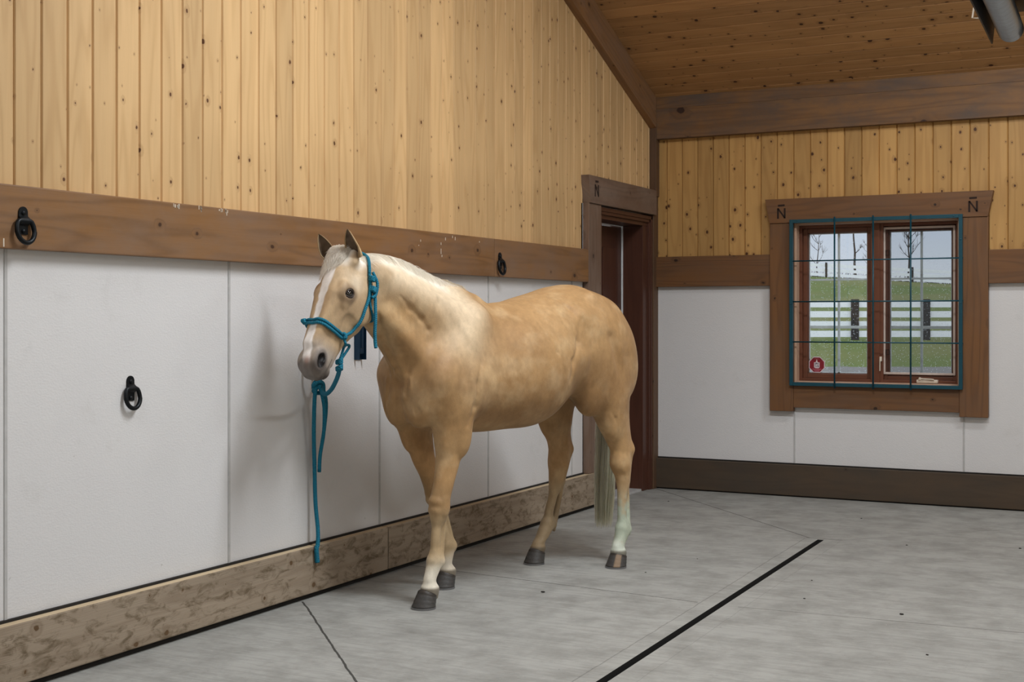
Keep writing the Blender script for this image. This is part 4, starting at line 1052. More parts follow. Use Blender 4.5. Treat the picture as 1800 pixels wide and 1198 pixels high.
def horse_field(vs):
    Fd = Field((-1.56, -.42, -.02), (1.0, .42, 1.75), vs)
    # trunk : x, zc, 0, up, down, half width, p_top, p_bot
    tr = [(.25, 1.05, 0, .06, .08, .075, 2, 2), (.195, 1.06, 0, .14, .15, .13, 2, 2),
          (.10, 1.06, 0, .27, .22, .19, 1.9, 2), (-.02, 1.06, 0, .37, .26, .235, 1.75, 2),
          (-.13, 1.06, 0, .428, .275, .245, 1.6, 2.1), (-.25, 1.06, 0, .385, .28, .262, 1.7, 2.1),
          (-.38, 1.07, 0, .35, .29, .285, 2., 2.1), (-.50, 1.08, 0, .35, .295, .30, 2.1, 2.1),
          (-.62, 1.10, 0, .355, .29, .305, 2.1, 2.1), (-.76, 1.14, 0, .345, .275, .295, 2.1, 2.0),
          (-.90, 1.19, 0, .325, .25, .28, 2.2, 2.0), (-1.03, 1.22, 0, .30, .25, .275, 2.2, 2.0),
          (-1.16, 1.22, 0, .25, .22, .25, 2.1, 2.0), (-1.28, 1.19, 0, .185, .19, .20, 2.1, 2.0),
          (-1.36, 1.20, 0, .15, .14, .15, 2, 2)]
    Fd.loft((0, 0, 0), (1, 0, 0), (0, 0, 1), (0, 1, 0), sorted(tr), k=.03)
    # neck
    a = math.radians(31)
    nk = [(0.0, -.02, 0, .27, .30, .18, 1.7, 2), (.15, 0, 0, .290, .29, .155, 1.6, 2), (.30, .02, 0, .245, .25, .125, 1.5, 2),
          (.42, .02, 0, .215, .20, .105, 1.5, 2), (.54, .02, 0, .190, .175, .094, 1.6, 2), (.64, .0, 0, .172, .15, .085, 1.7, 2),
          (.72, -.02, 0, .14, .13, .075, 2, 2), (.78, -.03, 0, .08, .09, .06, 2, 2)]
    Fd.loft((-.10, 0, 1.16), (math.cos(a), 0, math.sin(a)), (-math.sin(a), 0, math.cos(a)), (0, 1, 0), nk, k=.05)
    # withers ridge
    Fd.cap((-.06, 0, 1.44), (-.24, 0, 1.42), .045, .04, .06)
    for s in (1, -1):
        # hind quarters
        Fd.ell((-1.09, s * .14, 1.20), (.24, .145, .25), .06)
        Fd.ell((-1.235, s * .135, 1.10), (.155, .13, .24), .05, rotm(8, 'y'))
        Fd.ell((-1.01, s * .175, 1.02), (.135, .10, .20), .10, rotm(-14, 'y'))
        Fd.cap((-.84, s * .21, 1.355), (-.92, s * .20, 1.30), .025, .03, .10)        # point of hip
        Fd.ell((-.86, s * .16, 1.15), (.13, .10, .17), .06)                          # flank
        # shoulder and upper arm
        Fd.cap((-.12, s * .115, 1.33), (.12, s * .145, 1.08), .085, .08, .07)
        Fd.ell((-.02, s * .165, 1.02), (.15, .085, .15), .04, rotm(25, 'y'))
        Fd.ell((.125, s * .145, 1.06), (.08, .07, .11), .08)
        Fd.ell((.095, s * .135, .95), (.085, .075, .14), .06)
        Fd.ell((.175, s * .068, .98), (.072, .085, .15), .06, rotm(-8, 'y'))          # breast
        Fd.ell((.03, s * .135, .90), (.095, .075, .13), .04)
        # neck muscles
        Fd.cap((.40, s * .05, 1.36), (.16, s * .085, 1.14), .036, .045, .05)
        Fd.cap((.44, s * .05, 1.55), (.04, s * .085, 1.36), .045, .07, .08)
        # ribs and belly side
        Fd.ell((-.50, s * .14, 1.06), (.30, .155, .25), .06)
    for s in (1, -1):                                                                # neck muscle edges
        Fd.cap((.30, s * .135, 1.38), (.14, s * .20, 1.24), .010, .006, .04, sub=True)
        Fd.cap((.12, s * .155, 1.42), (.02, s * .235, 1.22), .008, .008, .045, sub=True)
        Fd.cap((-.98, s * .17, 1.44), (-1.24, s * .13, 1.36), .03, .03, .06)
        Fd.cap((-1.02, s * .305, 1.24), (-1.10, s * .305, 1.06), .012, .010, .05, sub=True)
    Fd.cap((.37, 0, 1.30), (.22, 0, 1.10), .04, .05, .03)                            # windpipe
    for s in (1, -1):
        Fd.ell((-.79, s * .315, 1.27), (.08, .035, .08), .05, sub=True)             # hollow of the flank
        Fd.cap((-.855, s * .315, 1.20), (-.885, s * .285, .98), .012, .012, .045, sub=True)
        Fd.cap((-.075, s * .292, 1.12), (-.13, s * .262, .90), .014, .012, .035, sub=True)   # behind the elbow
        Fd.cap((.06, s * .262, 1.17), (.03, s * .262, .98), .006, .010, .035, sub=True)
    Fd.cap((.275, 0, 1.06), (.245, 0, .88), .010, .014, .03, sub=True)                # cleft of the breast
    # ---- legs: z, cx, cy, rx, ry
    front_leg(Fd, FL_ROWS, 1); front_leg(Fd, FR_ROWS, -1); front_leg(Fd, RL_ROWS, 1); front_leg(Fd, RR_ROWS, -1)
    for (c, r, k) in LEG_BLOBS: Fd.ell(c, r, k)
    for (a_, b_, ra, rb, k) in LEG_CAPS: Fd.cap(a_, b_, ra, rb, k)
    for (c, r, k) in LEG_CUTS: Fd.ell(c, r, k, sub=True)
    # grooves
    for s in (1, -1):
        Fd.cap((.36, s * .118, 1.27), (.22, s * .17, 1.16), .006, .002, .03, sub=True)
        Fd.cap((.19, s * .255, 1.20), (-.03, s * .285, 1.36), .02, .02, .05, sub=True)
    CREASES(Fd)
    # ---- head
    hl = [(-.015, -.07, 0, .045, .05, .045, 2, 2), (.03, -.085, 0, .078, .09, .078, 2.2, 2), (.09, -.10, 0, .104, .13, .086, 2.4, 2.0),
          (.16, -.11, 0, .118, .155, .090, 2.5, 1.9), (.22, -.11, 0, .114, .168, .084, 2.4, 1.9), (.28, -.105, 0, .104, .160, .071, 2.3, 1.8),
          (.34, -.095, 0, .090, .132, .060, 2.2, 1.8), (.41, -.088, 0, .082, .100, .052, 2.2, 1.9), (.48, -.082, 0, .076, .080, .052, 2.2, 2),
          (.54, -.08, 0, .070, .070, .051, 2.3, 2), (.575, -.082, 0, .056, .056, .044, 2.2, 2), (.60, -.085, 0, .032, .036, .032, 2, 2)]
    Fd.loft(HP, HA, HN, HL, [tuple(q * HS for q in r[:6]) + r[6:] for r in hl], k=.03)
    for s in (1, -1):
        Fd.ell(hd(.175, -.175, s * .056), (.115, .034, .100), .025, HR)              # cheek
        Fd.ell(hd(.182, -.036, s * .078), (.036, .019, .022), .020, HR)               # brow
        Fd.ell(hd(.222, -.066, s * .078), (.036, .014, .018), .020, HR)               # cheekbone
        Fd.cap(hd(.225, -.074, s * .074), hd(.36, -.098, s * .046), .012, .008, .03)    # facial crest
        Fd.cap(hd(.215, -.022, s * .050), hd(.46, -.016, s * .020), .016, .012, .04)    # nasal bone
        ER = np.stack([HN * .86 + HA * .51, -HA * .86 + HN * .51, HL], 1)
        ec = hd(EYE[0], EYE[1], s * EYE[2])
        Fd.ell(ec, (.038, .034, .0315), .022, ER)                                     # eyeball under the skin
        Fd.ell(ec + HL * s * .028, (.0290, .0200, .019), .004, ER, sub=True)          # eye opening
        Fd.ell(hd(.05, -.075, s * .088), (.04, .014, .025), .03, HR, sub=True)        # temple
        Fd.ell(hd(.528, -.053, s * .045), (.048, .021, .036), .02, HR)                # nostril wing
        Fd.ell(hd(.536, -.052, s * .064), (.032, .017, .014), .006, HR @ rotm(20, 'y'), sub=True)     # nostril
        Fd.ell(hd(.514, -.062, s * .062), (.018, .014, .012), .006, HR, sub=True)
        Fd.ell(hd(.35, -.135, s * .080), (.06, .014, .035), .03, HR, sub=True)
        Fd.cap(hd(.00, -.05, s * .055), hd(.03, -.05, s * .062), .026, .024, .03)      # ear base
        Fd.cap(hd(.575, -.108, s * .040), hd(.49, -.122, s * .060), .003, .0035, .006, sub=True)   # mouth
    Fd.ell(hd(.568, -.070, 0), (.034, .042, .042), .025, HR)                          # upper lip
    Fd.ell(hd(.550, -.138, 0), (.034, .034, .022), .010, HR)                          # lower lip
    Fd.cap(hd(.50, -.146, 0), hd(.36, -.160, 0), .022, .026, .02)                     # chin
    Fd.cap(hd(.596, -.112, -.03), hd(.596, -.112, .03), .003, .003, .006, sub=True)
    return Fd

HOME = (.563, -4.325, 0); HRZ = math.radians(-103.77)
Fd = horse_field(.0052)
def fsample(P):
    q = (np.asarray(P, float) - Fd.lo) / Fd.vs; i = np.clip(np.floor(q).astype(int), 0, Fd.n - 2); f_ = q - i; v = 0
    for a in (0, 1):
        for b_2 in (0, 1):
            for c in (0, 1):
                w_ = (f_[..., 0] if a else 1 - f_[..., 0]) * (f_[..., 1] if b_2 else 1 - f_[..., 1]) * (f_[..., 2] if c else 1 - f_[..., 2])
                v = v + Fd.d[i[..., 0] + a, i[..., 1] + b_2, i[..., 2] + c] * w_
    return v
HV, HF = Fd.mesh(2)

def vnoise(P, s, seed=0):
    """smooth value noise"""
    P = P * s + seed * 17.3; i = np.floor(P).astype(np.int64); f_ = P - i; f_ = f_ * f_ * (3 - 2 * f_); v = 0
    for a in (0, 1):
        for b_2 in (0, 1):
            for c in (0, 1):
                q = (i[:, 0] + a) * 73856093 ^ (i[:, 1] + b_2) * 19349663 ^ (i[:, 2] + c) * 83492791
                h = ((q * 2654435761) & 0xffffff) / float(0xffffff)
                v = v + h * (f_[:, 0] if a else 1 - f_[:, 0]) * (f_[:, 1] if b_2 else 1 - f_[:, 1]) * (f_[:, 2] if c else 1 - f_[:, 2])
    return v
def fbm(P, s, seed):
    return (vnoise(P, s, seed) + .5 * vnoise(P, s * 2.1, seed + 1) + .25 * vnoise(P, s * 4.3, seed + 2) + .125 * vnoise(P, s * 9, seed + 3)) / 1.875
def L3(r, g, b): return np.array(lin(r, g, b)[:3])
def ss(a, b_, x): t = np.clip((x - a) / (b_ - a), 0, 1); return t * t * (3 - 2 * t)
def coat(P):
    n = len(P); x, y, z = P.T
    n1 = fbm(P, 4, 1); n2 = fbm(P, 11, 2); n3 = vnoise(P, 45, 3)
    def mx(c, col, f): f = np.clip(f, 0, 1)[:, None]; return c * (1 - f) + col * f
    c = np.tile(L3(176, 141, 98), (n, 1))
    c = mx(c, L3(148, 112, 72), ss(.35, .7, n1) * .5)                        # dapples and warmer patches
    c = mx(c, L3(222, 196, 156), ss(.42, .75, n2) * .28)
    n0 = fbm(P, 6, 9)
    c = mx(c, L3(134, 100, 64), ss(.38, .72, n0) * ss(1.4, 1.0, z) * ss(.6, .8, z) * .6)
    c = mx(c, L3(170, 134, 96), np.exp(-((x - .16) / .07) ** 2 - ((z - 1.10) / .08) ** 2) * ss(.4, .6, n2) * .6)
    c = mx(c, L3(150, 112, 68), np.exp(-((x + 1.02) / .10) ** 2 - ((z - 1.33) / .05) ** 2) * ss(.35, .6, n2) * .55)
    c = mx(c, L3(150, 112, 68), np.exp(-((x + 1.16) / .09) ** 2 - ((z - 1.18) / .07) ** 2) * ss(.35, .6, n2) * .5)
    c = mx(c, L3(158, 124, 84), np.exp(-((x - .22) / .09) ** 2 - ((z - 1.28) / .10) ** 2) * .5)
    # pale crest, shoulder and withers, partly highlight painted into the coat
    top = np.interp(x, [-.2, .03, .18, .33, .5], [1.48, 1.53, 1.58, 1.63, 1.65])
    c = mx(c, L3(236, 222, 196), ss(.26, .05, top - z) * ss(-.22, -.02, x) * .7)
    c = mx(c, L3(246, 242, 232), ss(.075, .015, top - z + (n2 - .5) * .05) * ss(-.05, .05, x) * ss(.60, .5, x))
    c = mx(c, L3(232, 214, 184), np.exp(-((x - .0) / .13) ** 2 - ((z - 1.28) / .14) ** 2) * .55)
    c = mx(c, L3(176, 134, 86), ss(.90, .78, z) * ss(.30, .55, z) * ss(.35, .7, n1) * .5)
    # inner thigh and groin: shade of the hollow painted dark
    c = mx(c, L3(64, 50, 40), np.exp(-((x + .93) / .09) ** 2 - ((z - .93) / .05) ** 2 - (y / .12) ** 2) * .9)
    # legs
    c = mx(c, L3(174, 154, 122), ss(.50, .38, z) * .75)
    c = mx(c, L3(132, 104, 70), ss(.42, .50, z) * ss(.60, .52, z) * (x > -.7) * .55)  # shading of the knees painted into the coat
    rl = (x < -.7) & (y > 0); fl = (x > -.7) & (y > 0); rr = (x < -.7) & (y < 0); fr = (x > -.7) & (y < 0)
    c = mx(c, L3(226, 220, 204), fl * ss(.26, .15, z + (n2 - .5) * .08) * .95)
    c = mx(c, L3(206, 198, 182), fr * ss(.20, .11, z + (n2 - .5) * .08) * .85)
    c = mx(c, L3(170, 184, 168), rl * ss(.42, .30, z + (n2 - .5) * .12) * ss(.15, .5, n0 * .6 + n3 * .4) * .85)
    c = mx(c, L3(214, 220, 208), rl * ss(.17, .10, z + (n2 - .5) * .08) * .8)
    c = mx(c, L3(136, 118, 92), rr * ss(.42, .24, z) * .8)
    c = mx(c, L3(90, 80, 66), (ss(.10, .085, z)) * .8)
    # head
    q = (P - HP) / HS; t = q @ HA; nn = q @ HN; w = q @ HL
    near = (x > .35) & (z > 1.0)
    face = near * ss(-.30, -.24, nn) * ss(-.04, 0, t)
    c = mx(c, L3(190, 164, 130), face * .8)
    c = mx(c, L3(158, 132, 102), face * ss(.4, .65, n2) * .5)
    c = mx(c, L3(224, 208, 184), face * np.exp(-((t - .13) / .05) ** 2 - ((nn + .09) / .04) ** 2) * .7)  # highlight on the face painted into the coat
    c = mx(c, L3(168, 142, 110), face * np.exp(-((t - .27) / .09) ** 2 - ((nn + .10) / .05) ** 2) * ss(.02, .05, np.abs(w)) * .7)
    c = mx(c, L3(246, 242, 232), near * ss(-.16, -.10, nn) * ss(.075, .03, t - np.clip(-w, 0, .1) * .6 + (n2 - .5) * .06) * ss(.085, .06, np.abs(w)))
    mz = near * ss(.40, .50, t + (n2 - .5) * .06)
    c = mx(c, L3(158, 150, 142), mz * .85)
    c = mx(c, L3(186, 178, 170), near * ss(.44, .50, t) * ss(.56, .50, t) * ss(.045, .07, np.abs(w)) * .5)
    bl = near * ss(-.11, -.07, nn) * ss(.06, .11, t)
    bw = np.interp(t, [.08, .16, .24, .34, .45, .60], [.030, .029, .020, .019, .024, .020]); bc = np.interp(t, [.1, .2, .35, .5, .6], [-.002, .0, .004, .006, .012])
    c = mx(c, L3(240, 236, 232), bl * ss(bw + .005, bw - .004, np.abs(w - bc) + (n3 - .5) * .008))
    c = mx(c, L3(214, 168, 152), near * np.exp(-((t - .555) / .022) ** 2 - ((w - .016) / .016) ** 2) * (nn > -.1) * .9)
    c = mx(c, L3(104, 96, 90), near * ss(.520, .562, t - nn * .12 + (n3 - .5) * .03) * .92)
    c = mx(c, L3(70, 62, 58), near * ss(.54, .575, t) * ss(-.085, -.115, nn) * .8)
    for s in (1, -1):
        dn = np.linalg.norm(q - 0 * q, axis=1) * 0 + np.sqrt(((t - .530) / 1.55) ** 2 + ((nn + .056) / 1.05) ** 2 + (w - s * .058) ** 2)
        c = mx(c, L3(96, 88, 84), near * ss(.046, .026, dn) * .85)
        depth = fsample(P)
        c = mx(c, L3(16, 12, 12), near * ss(.026, .021, dn))
        de = np.sqrt((t - EYE[0]) ** 2 + (nn - EYE[1]) ** 2 + (w - s * EYE[2]) ** 2)
        c = mx(c, L3(118, 98, 78), near * ss(.064, .036, de) * .8)
        c = mx(c, L3(44, 34, 30), near * ss(.0400, .0335, de))
    dm = near * (t > .49) * ss(.007, .003, np.abs(nn + .116 + (.575 - t) * .16)) * (t < .60)
    c = mx(c, L3(84, 76, 70), dm * .7)
    n4 = fbm(P * np.array([1, 1, .55]), 60, 21)
    c = c * (1 + (n4[:, None] - .5) * .34 + (n3[:, None] - .5) * .06)
    return np.clip(c, 0, 1)

def np_mesh(name, V, F, col, mat, parent, smooth=True):
    me = bpy.data.meshes.new(name)
    nF = len(F); k = F.shape[1]
    me.vertices.add(len(V)); me.vertices.foreach_set('co', np.asarray(V, np.float32).ravel())
    me.loops.add(nF * k); me.loops.foreach_set('vertex_index', np.asarray(F, np.int32).ravel())
    me.polygons.add(nF); me.polygons.foreach_set('loop_start', np.arange(0, nF * k, k, dtype=np.int32)); me.polygons.foreach_set('loop_total', np.full(nF, k, np.int32))
    me.polygons.foreach_set('use_smooth', np.full(nF, smooth))
    if col is not None:
        a = me.attributes.new('coat', 'FLOAT_COLOR', 'POINT'); c4 = np.ones((len(V), 4), np.float32); c4[:, :3] = col; a.data.foreach_set('color', c4.ravel())
    me.update(calc_edges=True); me.validate()
    return link(name, me, mat, parent)

horse = empty('horse', HOME, HRZ)
tag(horse, 'palomino horse with a white blaze and pale mane standing tied beside the wall', 'horse')
body = np_mesh('body', HV, HF, coat(HV), M['coat'], horse)

# ---- eyes
ec = {}
for s in (1, -1):
    c = hd(EYE[0], EYE[1], s * EYE[2]); Ls = HL * s
    e1 = HN * .86 + HA * .51; e2 = -HA * .86 + HN * .51
    b = MB(); rows = []
    b.lathe([(.0265 * math.sin(math.pi * i / 18), -.0265 * math.cos(math.pi * i / 18)) for i in range(19)], (0, 0, 0), tuple(Ls), 24)
    o = b.build('eye', M['eye'], horse, smooth=True); o.location = c; o['label'] = 'dark glossy horse eye'
    def lid(sv, r, push, uu):
        P = []
        for i in range(15):
            a = -1 + 2 * i / 14; u = uu * a; v = sv * (1 - a * a)
            k = math.sqrt(max(.05, 1 - u * u - v * v)); P.append(tuple(c + (Ls * k + e1 * u + e2 * v) * push))
        return P, [r * (.45 + .55 * (1 - abs(-1 + 2 * i / 14) ** 2)) for i in range(15)]
    b = MB(); P, R = lid(.62, .0042, .0290, .90); b.tube(P, R, 8); P, R = lid(.86, .0044, .0335, .93); b.tube(P, R, 8)
    b.build('upper_eyelid', M['lid'], horse, smooth=True)
    b = MB(); P, R = lid(-.56, .0030, .0286, .90); b.tube(P, R, 8)
    b.build('lower_eyelid', M['lid'], horse, smooth=True)

# ---- ears: cupped shells, open to the front
for s in (1, -1):
    base = hd(.006, -.062, s * (.078 if s > 0 else .094)); ax = np.array([.56, 0, .84]); ax /= np.linalg.norm(ax)
    fw = HN * .85 + HL * (.10 if s > 0 else .45); fw = fw - ax * (fw @ ax); fw /= np.linalg.norm(fw); la = np.cross(ax, fw)
    nv, nu = 26, 19; Ln = .134
    def shell(off):
        P = []
        for i in range(nv):
            v = i / (nv - 1)
            w = .037 * (math.sin(math.pi * min(1, .16 + .84 * v)) ** .62) * (1 - .25 * v) + .0008
            w = max(.0012, w - off); opn = math.radians(160 - 62 * min(1, v / .4))
            bend = -.018 * v * v
            for j in range(nu):
                a = (-1 + 2 * j / (nu - 1)) * opn
                p = base + ax * (Ln * v) + la * (w * math.sin(a)) - fw * (w * .62 * math.cos(a)) + fw * (bend + .012 * math.sin(math.pi * v))
                P.append(p)
        return np.array(P)
    O_ = shell(0); I_ = shell(.0042); nP = len(O_); Fq = []
    for i in range(nv - 1):
        for j in range(nu - 1):
            a = i * nu + j; Fq.append((a, a + 1, a + nu + 1, a + nu)); Fq.append((nP + a, nP + a + nu, nP + a + nu + 1, nP + a + 1))
        for j in (0, nu - 1):
            a = i * nu + j; q = (a, a + nu, nP + a + nu, nP + a); Fq.append(q if j == 0 else q[::-1])
    for j in range(nu - 1):
        a = (nv - 1) * nu + j; Fq.append((a, a + 1, nP + a + 1, nP + a))
    V_ = np.concatenate([O_, I_]); vv = np.repeat(np.arange(nv) / (nv - 1), nu)
    co = np.tile(L3(204, 176, 134), (nP, 1)); ci = np.tile(L3(96, 80, 64), (nP, 1)); nz = vnoise(I_, 60, 5)[:, None]; ci = ci * (.6 + .8 * nz)
    rim = np.tile(np.abs(-1 + 2 * np.arange(nu) / (nu - 1)) > .86, nv)
    co[rim] = L3(150, 124, 92); ci[rim] = L3(176, 152, 116); co[vv > .93] = L3(120, 98, 74)
    np_mesh('ear', V_, np.array(Fq), np.concatenate([co, ci]), M['coat'], horse)['label'] = 'upright pricked ear with dark inner fur'

def strands(name, S, R, C, mat, parent, k=3):
    """S: (n, m, 3) polylines, R: (n, m) radii, C: (n, m, 3) colours -> one mesh of fine hairs"""
    n, m, _ = S.shape
    T = np.gradient(S, axis=1); T /= np.linalg.norm(T, axis=2, keepdims=True) + 1e-9
    ref = np.array([.31, .87, .38]); U = np.cross(T, ref); U /= np.linalg.norm(U, axis=2, keepdims=True) + 1e-9; W = np.cross(T, U)
    an = RNG.random((n, 1, 1)) * np.pi; D = (U * np.cos(an) + W * np.sin(an)) * (R * 1.35)[..., None]
    V = np.stack([S - D, S + D], 2)              # flat hairs, so light passes through them
    idx = np.arange(n * m * 2).reshape(n, m, 2)
    F = [np.stack([idx[:, :-1, 0], idx[:, :-1, 1], idx[:, 1:, 1], idx[:, 1:, 0]], -1).reshape(-1, 4)]; k = 2
    return np_mesh(name, V.reshape(-1, 3), np.concatenate(F), np.repeat(C[:, :, None], k, 2).reshape(-1, 3), mat, parent)

# crest line from the field
xs = np.linspace(.57, -.16, 60); zt = []
for x in xs:
    zz = np.arange(1.25, 1.74, .002); d = fsample(np.stack([np.full_like(zz, x), np.zeros_like(zz), zz], 1)); zt.append(zz[d < 0].max() if (d < 0).any() else 1.5)
zt = np.array(zt)
def crest(x): return np.interp(-x, -xs, zt)

# ---- mane: lies over to the far side, a short fringe shows on the near side
n = 5200; m = 9; t = np.linspace(0, 1, m)[None, :]
x0 = .545 - RNG.random(n) ** .95 * .68; side_ = np.where(RNG.random(n) < .40, 1, -1); taper = ss(-.14, .12, x0) * .75 + .25
Lh = np.where(side_ < 0, .11, .062) * taper * (.7 + .6 * RNG.random(n)); y0 = RNG.normal(0, .010, n) + side_ * .004
rise = (.006 + .014 * RNG.random(n) ** 3) * taper * np.where(side_ > 0, .4, 1); z0 = crest(x0) - .006; drift = -RNG.random(n) * .6 - .35
S = np.zeros((n, m, 3))
S[..., 0] = x0[:, None] + (drift * Lh)[:, None] * t
out_ = (Lh * .72)[:, None] * (t ** .8); S[..., 1] = y0[:, None] + side_[:, None] * out_
S[..., 2] = z0[:, None] + rise[:, None] * np.sin(np.pi * np.minimum(t * 1.3, 1)) - (Lh * .75)[:, None] * t ** 1.8
for it in range(6):                                # keep the hair outside the skin
    d = fsample(S.reshape(-1, 3)).reshape(n, m); push = np.maximum(0, .0025 - d); S[..., 1] += push * side_[:, None] * .7; S[..., 2] += push * .8
R = np.full((n, m), .0008) * (1 - .75 * t); cc = np.tile(L3(252, 249, 242), (n, m, 1)) * (.86 + .14 * RNG.random((n, 1, 1)))
strands('mane', S, R, cc, M['hair'], horse)['label'] = 'short white mane'
# small white tuft at the withers, with the dark gap before it
n = 420; x0 = -.02 - RNG.random(n) * .14; z0 = crest(x0) - .004; S = np.zeros((n, m, 3)); sd = np.where(RNG.random(n) < .5, 1, -1); Lh = .055 * (.6 + .6 * RNG.random(n))
S[..., 0] = x0[:, None] - Lh[:, None] * .8 * t; S[..., 1] = RNG.normal(0, .006, n)[:, None] + sd[:, None] * .022 * t; S[..., 2] = z0[:, None] + .014 * np.sin(np.pi * np.minimum(1, t * 1.2)) - Lh[:, None] * .35 * t
for it in range(5): d = fsample(S.reshape(-1, 3)).reshape(n, m); S[..., 2] += np.maximum(0, .003 - d)
strands('mane_tuft', S, np.full((n, m), .0011) * (1 - .7 * t), np.tile(L3(238, 230, 214), (n, m, 1)) * (.85 + .15 * RNG.random((n, 1, 1))), M['hair'], horse)

# ---- forelock
lift_ = .005 * np.random.default_rng(3).random((3200, 1))
n = 3200; w0 = RNG.uniform(-.066, .060, n); t0 = RNG.uniform(-.035, .03, n); lft = np.clip((.05 - w0) / .11, 0, 1); Lf = .03 + (.05 + .055 * lft) * RNG.random(n) ** .9; clp = np.round(w0 * 60 + RNG.normal(0, .35, n)) / 60
S = np.zeros((n, m, 3)); wd = clp * .70 - .014 + RNG.normal(0, .006, n)
for j, tt in enumerate(t[0]):
    a = t0 + (Lf + .0) * tt; nn_ = -.055 + (.072 - 6 * w0 ** 2) * math.sin(math.pi * .5 * min(1, tt * 3.2)) + (.010 * np.abs(np.sin(clp * 377)) * math.sin(math.pi * tt)) + RNG.normal(0, .002, n); ww = w0 * (1 - tt) + wd * tt * (1.0) + w0 * .35 * tt * (1 - tt)
    S[:, j] = HP + (a[:, None] * HA + nn_[:, None] * HN + ww[:, None] * HL) * HS
for it in range(8):
    d = fsample(S.reshape(-1, 3)).reshape(n, m); S += (np.maximum(0, .003 + lift_ - d))[..., None] * HN * .8 + (np.maximum(0, .003 - d))[..., None] * np.array([0, 0, .3])
strands('forelock', S, np.full((n, m), .0009) * (1 - .75 * t), np.tile(L3(253, 250, 244), (n, m, 1)) * (.86 + .14 * RNG.random((n, 1, 1))), M['hair'], horse)['label'] = 'white forelock between the ears'

# ---- tail
n = 3000; m2 = 16; t = np.linspace(0, 1, m2)[None, :]; a = RNG.random(n) * 6.283; r = np.sqrt(RNG.random(n))
end = TAIL_END; S = np.zeros((n, m2, 3)); Lz = 1.335 - (.13 + .26 * RNG.random(n) ** 2.2 + .06 * RNG.random(n))
wid = np.interp(t[0], [0, .1, .3, .6, .85, 1], [.022, .036, .046, .062, .062, .052])
clump = np.sin(a * 5)[:, None] * .006 * t
S[..., 0] = -1.355 + np.interp(t[0], [0, .06, .15, .4, 1], [0, -.045, -.062, -.058, -.05])[None] + (np.cos(a) * r)[:, None] * wid * .8
S[..., 1] = np.interp(t[0], [0, .2, .5, 1], [0, -.01, end * .7, end])[None] + (np.sin(a) * r)[:, None] * wid + clump + RNG.normal(0, .004, (n, 1)) * t
S[..., 2] = 1.335 - Lz[:, None] * t ** .95 * .98
w_ = RNG.normal(0, .003, (n, 1)); S[..., 1] += w_ * np.sin(t * 14 + a[:, None])
cc = np.zeros((n, m2, 3)); mixf = np.clip(ss(.25, .75, t)[..., None] * .8 + RNG.normal(0, .18, (n, 1, 1)), 0, 1)
cc[:] = L3(246, 242, 226) * (1 - mixf) + L3(230, 230, 216) * mixf; dk = (RNG.random((n, 1, 1)) < .14); cc = np.where(dk, cc * .62 + L3(120, 98, 70) * .2, cc)
strands('tail', S, np.full((n, m2), .0012) * (1 - .8 * t ** 3), cc, M['hair'], horse)['label'] = 'long pale tail hanging behind the hind legs'
b = MB(); b.tube([(-1.33, 0, 1.33), (-1.375, 0, 1.30), (-1.405, -.005, 1.22), (-1.412, -.01, 1.10), (-1.41, -.02, 1.0)], [.04, .034, .028, .02, .012], 12)
o = b.build('tail_dock', M['coat'], horse, smooth=True); at = o.data.attributes.new('coat', 'FLOAT_COLOR', 'POINT'); at.data.foreach_set('color', np.tile(np.append(L3(206, 168, 118), 1), len(o.data.vertices)).astype(np.float32))

